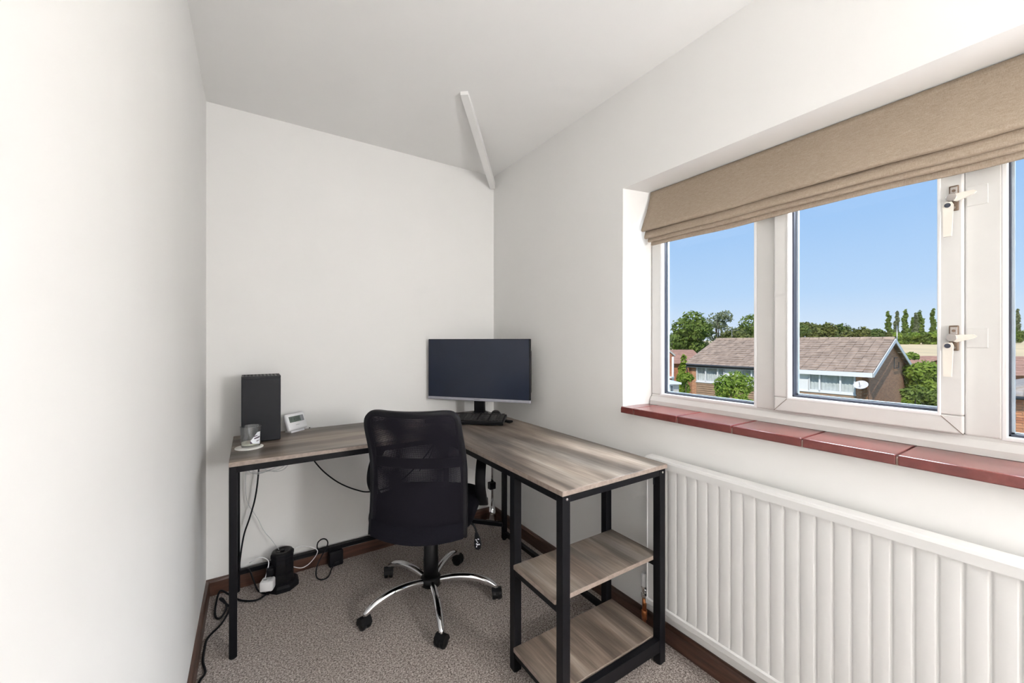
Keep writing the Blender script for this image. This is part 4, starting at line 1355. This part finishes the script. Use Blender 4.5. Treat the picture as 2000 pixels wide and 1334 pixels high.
# ------------------------------------------------------------------ neighbouring buildings
def simple_house(name, label, u0, u1, fwd, z_eave, z_ridge, roofmat, wallmat, depth=7.0, base=None, front_axis=0.0, courses=9, overhang=.3):
    """ridge runs across the view; front wall faces us"""
    base = GZ if base is None else base
    c = ext(U((u0 + u1) / 2) * fwd, fwd, base)
    h_ = thing(name, label, 'house', c[:])
    wd = (U(u1) - U(u0)) * fwd / 2
    A = Vector((CY, -SY, 0)); D = Vector((SY, CY, 0))
    A2 = (A * math.cos(front_axis) + D * math.sin(front_axis)); D2 = (D * math.cos(front_axis) - A * math.sin(front_axis))
    def P(a, d, z): return (Vector((c.x, c.y, 0)) + A2 * a + D2 * d + Vector((0, 0, z)))[:]
    m_ = MB()
    gp2 = [(0, base), (depth, base), (depth, z_eave), (depth / 2, z_ridge - .1), (0, z_eave)]
    vs_ = [P(-wd, s, z) for s, z in gp2] + [P(wd, s, z) for s, z in gp2]
    m_.add(vs_, [(0, 1, 2, 3, 4), (9, 8, 7, 6, 5)] + [(i, (i + 1) % 5, 5 + (i + 1) % 5, 5 + i) for i in range(5)])
    m_.build('walls', wallmat, h_)
    for side in (0, 1):
        for k_ in range(courses):
            k0, k1 = k_ / courses, min(1, (k_ + 1.2) / courses)
            def Q(a, kk, lift):
                s = -overhang + (depth / 2 + overhang) * kk
                s = s if side == 0 else depth - s
                return P(a, s, z_eave - .08 + (z_ridge - z_eave + .08) * kk + lift)
            q = MB()
            x0, x1 = -wd - overhang * .6, wd + overhang * .6
            q.add([Q(x0, k0, .025), Q(x1, k0, .025), Q(x1, k1, -.004), Q(x0, k1, -.004), Q(x0, k0, .05), Q(x1, k0, .05), Q(x1, k1, .012), Q(x0, k1, .012)],
                  [(3, 2, 1, 0), (4, 5, 6, 7), (0, 1, 5, 4), (1, 2, 6, 5), (2, 3, 7, 6), (3, 0, 4, 7)])
            q.build('tile_course', roofmat, h_)
    return h_, P, wd

# red roofed house beyond the left end
simple_house('house', 'red roofed house standing behind the left end of the brick house', 1296, 1374, 36, ZV(709, 36), ZV(684, 38), 'roof_red', 'brick_plain2', 8, base=-5, front_axis=R(-8))
# brick gable at the far left of the left pane
lf = 19.0
lh = thing('house', 'brick gable end with a sloping verge at the left edge of the left pane', 'house', ext(U(1285) * lf, lf, GZ)[:])
def LP(px, v, d=0.0): return ext(U(px) * lf, lf, ZV(v, lf))[:] if d == 0 else (Vector(ext(U(px) * lf, lf, ZV(v, lf))) + Vector((SY, CY, 0)) * d + Vector((CY, -SY, 0)) * (-d * .1))[:]
poly = [(1262, 850), (1313, 850), (1313, 693), (1297, 680), (1262, 651)]
m_ = MB()
vs_ = [LP(a, b_) for a, b_ in poly] + [LP(a, b_, 7.0) for a, b_ in poly]
m_.add(vs_, [(0, 1, 2, 3, 4), (9, 8, 7, 6, 5)] + [(i, (i + 1) % 5, 5 + (i + 1) % 5, 5 + i) for i in range(5)])
m_.build('walls', 'brick_plain2', lh)
ra, rb = Vector(LP(1258, 645)), Vector(LP(1318, 694.5))
MB().beam(ra, rb, .06, .12, up=(SY, CY, 0)).build('verge', 'concrete', lh)
m_ = MB()
vs_ = [LP(1258, 643), LP(1319, 693), LP(1319, 693, 7), LP(1258, 643, 7), LP(1258, 646), LP(1319, 696), LP(1319, 696, 7), LP(1258, 646, 7)]
m_.add(vs_, [(3, 2, 1, 0), (4, 5, 6, 7), (0, 1, 5, 4), (1, 2, 6, 5), (2, 3, 7, 6), (3, 0, 4, 7)]).build('roof', 'roof_red', lh)
p0 = Vector(LP(1314, 697)); MB().tube([p0[:], (p0 + Vector((0, 0, -2.2)))[:]], .05, 8, 1).build('downpipe', 'roof_white', lh)
MB().box((p0.x - .25, p0.y - .1, ZV(737, lf) - .03), (p0.x - .02, p0.y + .1, ZV(735, lf))).build('flue_ledge', 'roof_white', lh)
# flat roofed white garage
gf = 12.5
gr = thing('garage', 'flat roofed white outbuilding with a window at the lower left', 'garage', ext(U(1300) * gf, gf, GZ)[:])
def GP(px, v, d): return (Vector(ext(U(px) * gf, gf, ZV(v, gf))) + Vector((SY, CY, 0)) * d)
def gbox(pxa, pxb, va, vb, d0, d1):
    c = [GP(px, v, d)[:] for v in (vb, va) for (px, d) in ((pxa, d0), (pxb, d0), (pxb, d1), (pxa, d1))]
    return MB().add(c, [(3, 2, 1, 0), (4, 5, 6, 7), (0, 1, 5, 4), (1, 2, 6, 5), (2, 3, 7, 6), (3, 0, 4, 7)])
gbox(1270, 1326, 749, 1000, 0, 3).build('walls', 'concrete', gr)
gbox(1268, 1328, 746.5, 750, -.12, 3.1).build('roof_edge', 'roof_white', gr)
for pa, pb in ((1296, 1306.5), (1308, 1314)):
    wf = gbox(pa, pb, 752, 772, -.03, .05).build('window', 'roof_white', gr)
    gbox(pa + .8, pb - .8, 753.2, 771, -.04, -.031).build('pane', 'dark_room', wf)
gw = MB()
q = MB()
tag(gbox(1326, 1352, 767, 790, 1.2, 1.5).build('garden_wall', 'concrete'), 'pale low garden wall beside the white outbuilding', 'wall')
tag(gbox(1328, 1346, 760, 765, 2.4, 4.4).build('shed_roof', 'concrete'), 'pale flat shed roof between the outbuilding and the brick house', 'shed')

# far red roof by the field and the two roofs at the right edge
simple_house('house', 'low red roofed house between the field and the bright shrubs', 1790, 1905, 52, ZV(722, 52), ZV(696, 55), 'roof_red', 'brick_plain2', 9, base=-4.5, front_axis=R(-4), courses=8)
simple_house('house', 'red roofed house behind the grey tiled roof at the right edge', 1962, 2120, 34, ZV(732, 34), ZV(697, 37), 'roof_red', 'brick_plain2', 8, base=-5, front_axis=R(0), courses=8)

# grey tiled house in the right pane: tiles and bricks are large enough to tell apart
rf = 11.5
rh = thing('house', 'orange brick house with grey tiled hip roof at the right edge', 'house', ext(U(2040) * rf, rf, GZ)[:])
A = ext(.60, -.80, 0); D = ext(.80, .60, 0)
ro_ = Vector(ext(U(1958) * rf, rf, 0))
zev = ZV(770, rf)
def RP(a, d, z): return (ro_ + A * a + D * d + Vector((0, 0, z)))[:]
m_ = MB()
c = [RP(a, d, z) for z in (GZ, zev - .02) for (a, d) in ((0.02, .03), (5.0, .03), (5.0, 6.0), (0.02, 6.0))]
m_.add(c, [(3, 2, 1, 0), (4, 5, 6, 7), (0, 1, 5, 4), (1, 2, 6, 5), (2, 3, 7, 6), (3, 0, 4, 7)]).build('wall_core', 'mortar', rh)
brick_me = [None]
def brick_at(a, z, w_, mat):
    m_ = MB()
    c = [RP(a + da, d, z + dz) for dz in (0, .065) for (da, d) in ((0, 0), (w_, 0), (w_, .06), (0, .06))]
    m_.add(c, [(3, 2, 1, 0), (4, 5, 6, 7), (0, 1, 5, 4), (1, 2, 6, 5), (2, 3, 7, 6), (3, 0, 4, 7)]).build('brick', mat, rh)
for r_ in range(19):
    z = zev - .10 - .075 * (r_ + 1)
    for i in range(15):
        a = .02 + i * .225 + (.112 if r_ % 2 else 0)
        brick_at(a, z, .215, random.choice(['brick_plain', 'brick_plain', 'brick_plain2']))
m_ = MB()
c = [RP(a, d, z) for z in (zev - .09, zev - .03) for (a, d) in ((-.2, -.25), (5.0, -.25), (5.0, .05), (-.2, .05))]
m_.add(c, [(3, 2, 1, 0), (4, 5, 6, 7), (0, 1, 5, 4), (1, 2, 6, 5), (2, 3, 7, 6), (3, 0, 4, 7)]).build('eaves_board', 'fascia_dark', rh)
MB().tube([RP(-.2, -.30, zev - .05), RP(5.0, -.30, zev - .05)], .05, 8, 1).build('gutter', 'fascia_dark', rh)
rise = (ZV(714, rf + 2.2) - zev)
def slope_pt(a, k_, lift): return RP(a, -.30 + 3.0 * k_, zev - .01 + rise * 1.35 * k_ + lift)
NR = 9
for c_ in range(NR):
    k0, k1 = c_ / NR, (c_ + 1.18) / NR
    hip = -.25 + 2.8 * k0              # the hip cuts the courses on the left
    for i in range(9):
        a = -.22 + i * .30 + (.15 if c_ % 2 else 0)
        if a < hip - .22: continue
        a0 = max(a, hip - .1); b_ = a + .292
        if b_ - a0 < .05: continue
        q = MB()
        vs_ = []
        for kk, lf_ in ((k0, .045), (k1, .012)):
            for f_ in (0, .25, .5, .75, 1):
                vs_.append(slope_pt(a0 + (b_ - a0) * f_, kk, lf_ + .018 * math.sin(f_ * math.pi)))
        for kk in (k0, k1):
            for f_ in (0, 1):
                vs_.append(slope_pt(a0 + (b_ - a0) * f_, kk, -.01))
        fs_ = [(j, j + 1, j + 6, j + 5) for j in range(4)] + [(10, 11, 4, 3, 2, 1, 0), (12, 5, 6, 7, 8, 9, 13), (10, 0, 5, 12), (11, 13, 9, 4), (10, 12, 13, 11)]
        q.add(vs_, fs_, False).build('roof_tile', 'roof_grey', rh)
# hip side of the roof
q = MB()
q.add([slope_pt(-.25, 0, 0), slope_pt(2.55, 1, 0), RP(2.55, 3.4, zev + rise * 1.3), RP(-.25, 6.3, zev - .01), slope_pt(-.25, 0, -.05), slope_pt(2.55, 1, -.05), RP(2.55, 3.4, zev + rise * 1.3 - .05), RP(-.25, 6.3, zev - .06)],
      [(0, 1, 2, 3), (7, 6, 5, 4), (0, 4, 5, 1), (1, 5, 6, 2), (2, 6, 7, 3), (3, 7, 4, 0)]).build('hip_slope', 'roof_grey', rh)
for i in range(9):
    k0, k1 = i / 9, (i + .96) / 9
    p0, p1 = Vector(slope_pt(-.25 + 2.8 * k0, k0, .05)), Vector(slope_pt(-.25 + 2.8 * k1, k1, .05))
    MB().beam(p0, p1, .16, .06).build('hip_tile', 'roof_grey', rh)
m_ = MB()
c = [slope_pt(a, k_, -.03 + dz) for dz in (-.06, 0) for (a, k_) in ((-.25, 0), (2.9, 0), (2.9, 1), (2.5, 1))]
m_.add(c, [(3, 2, 1, 0), (4, 5, 6, 7), (0, 1, 5, 4), (1, 2, 6, 5), (2, 3, 7, 6), (3, 0, 4, 7)]).build('roof_deck', 'roof_grey', rh)

# ------------------------------------------------------------------ trees and shrubs
def tr_px(name, px, fwd, vtop, base, wpx, mat, label, **kw):
    tree(name, U(px), fwd, ZV(vtop, fwd), base, wpx / 780 * fwd, mat, label, **kw)
# young tree in front of the brick house
tr_px('garden_tree', 1436, 13.5, 724, -2.2, 92, 'leaf_bright', 'bright green garden tree in front of the house weatherboards', n=5200, leaf=.058, kind='bush')
# conifer between the houses
tr_px('conifer_shrub', 1331, 21, 698, -4.0, 34, 'leaf_bright', 'tall bright green conifer beside the white downpipe', n=2200, leaf=.10, kind='poplar', cat='shrub')
tr_px('shrub', 1340, 19, 728, -3.6, 34, 'leaf_bright', 'bright green shrub low against the left corner of the brick house', n=1500, leaf=.10, kind='bush', cat='shrub')
# big trees behind the left end
tr_px('oak_tree', 1352, 46, 607, -4.2, 92, 'leaf_mid', 'tall leafy oak left of the sparse tree behind the left roofs', n=5200, leaf=.20)
tr_px('sparse_tree', 1402, 50, 602, -4.2, 84, 'leaf_grey', 'tall sparse grey green tree with bare twigs above the house roof', n=3400, leaf=.15, kind='loose')
tr_px('oak_tree', 1468, 52, 614, -4.2, 96, 'leaf_mid', 'leafy oak touching the first window mullion', n=4200, leaf=.21)
tr_px('round_tree', 1440, 44, 640, -4.2, 100, 'leaf_olive', 'broad rounded olive green tree above the brick house ridge', n=5200, leaf=.19)
tr_px('round_tree', 1310, 52, 652, -4.2, 64, 'leaf_bright', 'low bright green tree at the left edge of the left pane', n=3000, leaf=.17, kind='bush')
tr_px('round_tree', 1365, 54, 664, -4.2, 84, 'leaf_dark', 'dark bushy tree below the tall oak behind the left roofs', n=3600, leaf=.17, kind='bush')
# tree belt in the middle of the sash
NTH = ['first', 'second', 'third', 'fourth', 'fifth', 'sixth', 'seventh', 'eighth', 'ninth']
belt = [(1552, 628, 52), (1582, 629, 56), (1612, 632, 54), (1640, 633, 52), (1664, 640, 50), (1688, 645, 46), (1708, 643, 44), (1728, 647, 42)]
for i, (px, vt, wp_) in enumerate(belt):
    f_ = 96 + (i * 7) % 13
    tr_px('belt_tree', px, f_, vt, terrain(f_) - 1.2, wp_, 'leaf_olive' if i % 3 else 'leaf_dark', 'dark olive tree above the house ridge, %s of the skyline belt from the left' % NTH[i], n=2000, leaf=.42, kind='bush', group='tree belt on the skyline')
# poplars along the top of the field
pops = [(1736, 611, 13), (1751, 610, 11), (1768, 607, 14), (1782, 622, 9), (1789, 613, 10), (1797, 608, 18), (1822, 604, 12), (1837, 600, 12)]
for i, (px, vt, wp_) in enumerate(pops):
    f_ = 128 + (i * 5) % 9
    tr_px('poplar_tree', px, f_, vt, terrain(f_) - .5, wp_, 'leaf_grey' if i % 3 == 1 else 'leaf_mid', 'slender poplar above the field, %s of the row from the left' % NTH[i], n=1100, leaf=.42, kind='poplar', group='poplars along the field')
tr_px('poplar_tree', 1987, 131, 606, terrain(131) - .5, 13, 'leaf_grey', 'lone slender poplar seen in the right pane', n=1100, leaf=.42, kind='poplar', group='poplars along the field')
hedge = [(1744, 648, 26), (1764, 650, 26), (1784, 649, 28), (1806, 648, 28), (1828, 646, 28)]
for i, (px, vt, wp_) in enumerate(hedge):
    f_ = 120 + (i * 3) % 4
    tr_px('hedge_bush', px, f_, vt, terrain(f_) - .5, wp_, 'leaf_mid' if i % 2 else 'leaf_bright', 'rounded green bush under the poplars, %s from the left' % NTH[i], n=1100, leaf=.36, kind='bush', group='bushes under the poplars', cat='bush', trunk=False)
tr_px('hedge_bush', 1990, 122, 646, terrain(122) - .5, 26, 'leaf_mid', 'rounded green bush under the lone poplar in the right pane', n=1100, leaf=.36, kind='bush', group='bushes under the poplars', cat='bush', trunk=False)
tr_px('cedar_tree', 1972, 118, 622, 0.2, 20, 'leaf_dark', 'dark evergreen at the left edge of the right pane', n=1300, leaf=.40, kind='bush')
# lush shrubs right of the gable
tr_px('shrub', 1806, 22, 704, -5.2, 84, 'leaf_bright', 'large bright green shrub beside the brick gable', n=6500, leaf=.115, kind='bush', cat='shrub')
tr_px('shrub', 1848, 25, 706, -5.2, 90, 'leaf_bright', 'large bright green shrub touching the second mullion', n=5000, leaf=.12, kind='bush', cat='shrub')
tr_px('shrub', 1788, 18.5, 752, -5.2, 56, 'leaf_mid', 'mid green shrub low in front of the bright shrubs', n=3600, leaf=.10, kind='bush', cat='shrub')
tr_px('shrub', 1832, 19, 760, -5.2, 64, 'leaf_mid', 'mid green shrub at the bottom right of the sash', n=3600, leaf=.10, kind='bush', cat='shrub')
tr_px('shrub', 1780, 24, 688, -5.0, 30, 'leaf_bright', 'narrow green shrub behind the gable verge', n=1600, leaf=.11, kind='bush', cat='shrub')
# slim pole beyond the gable
pb = ext(U(1752) * 60, 60, terrain(60))
tag(MB().tube([pb[:], (pb[0], pb[1], ZV(636, 60))], .07, 8, 1).build('utility_pole', 'steel'), 'thin grey pole rising behind the gable', 'pole')
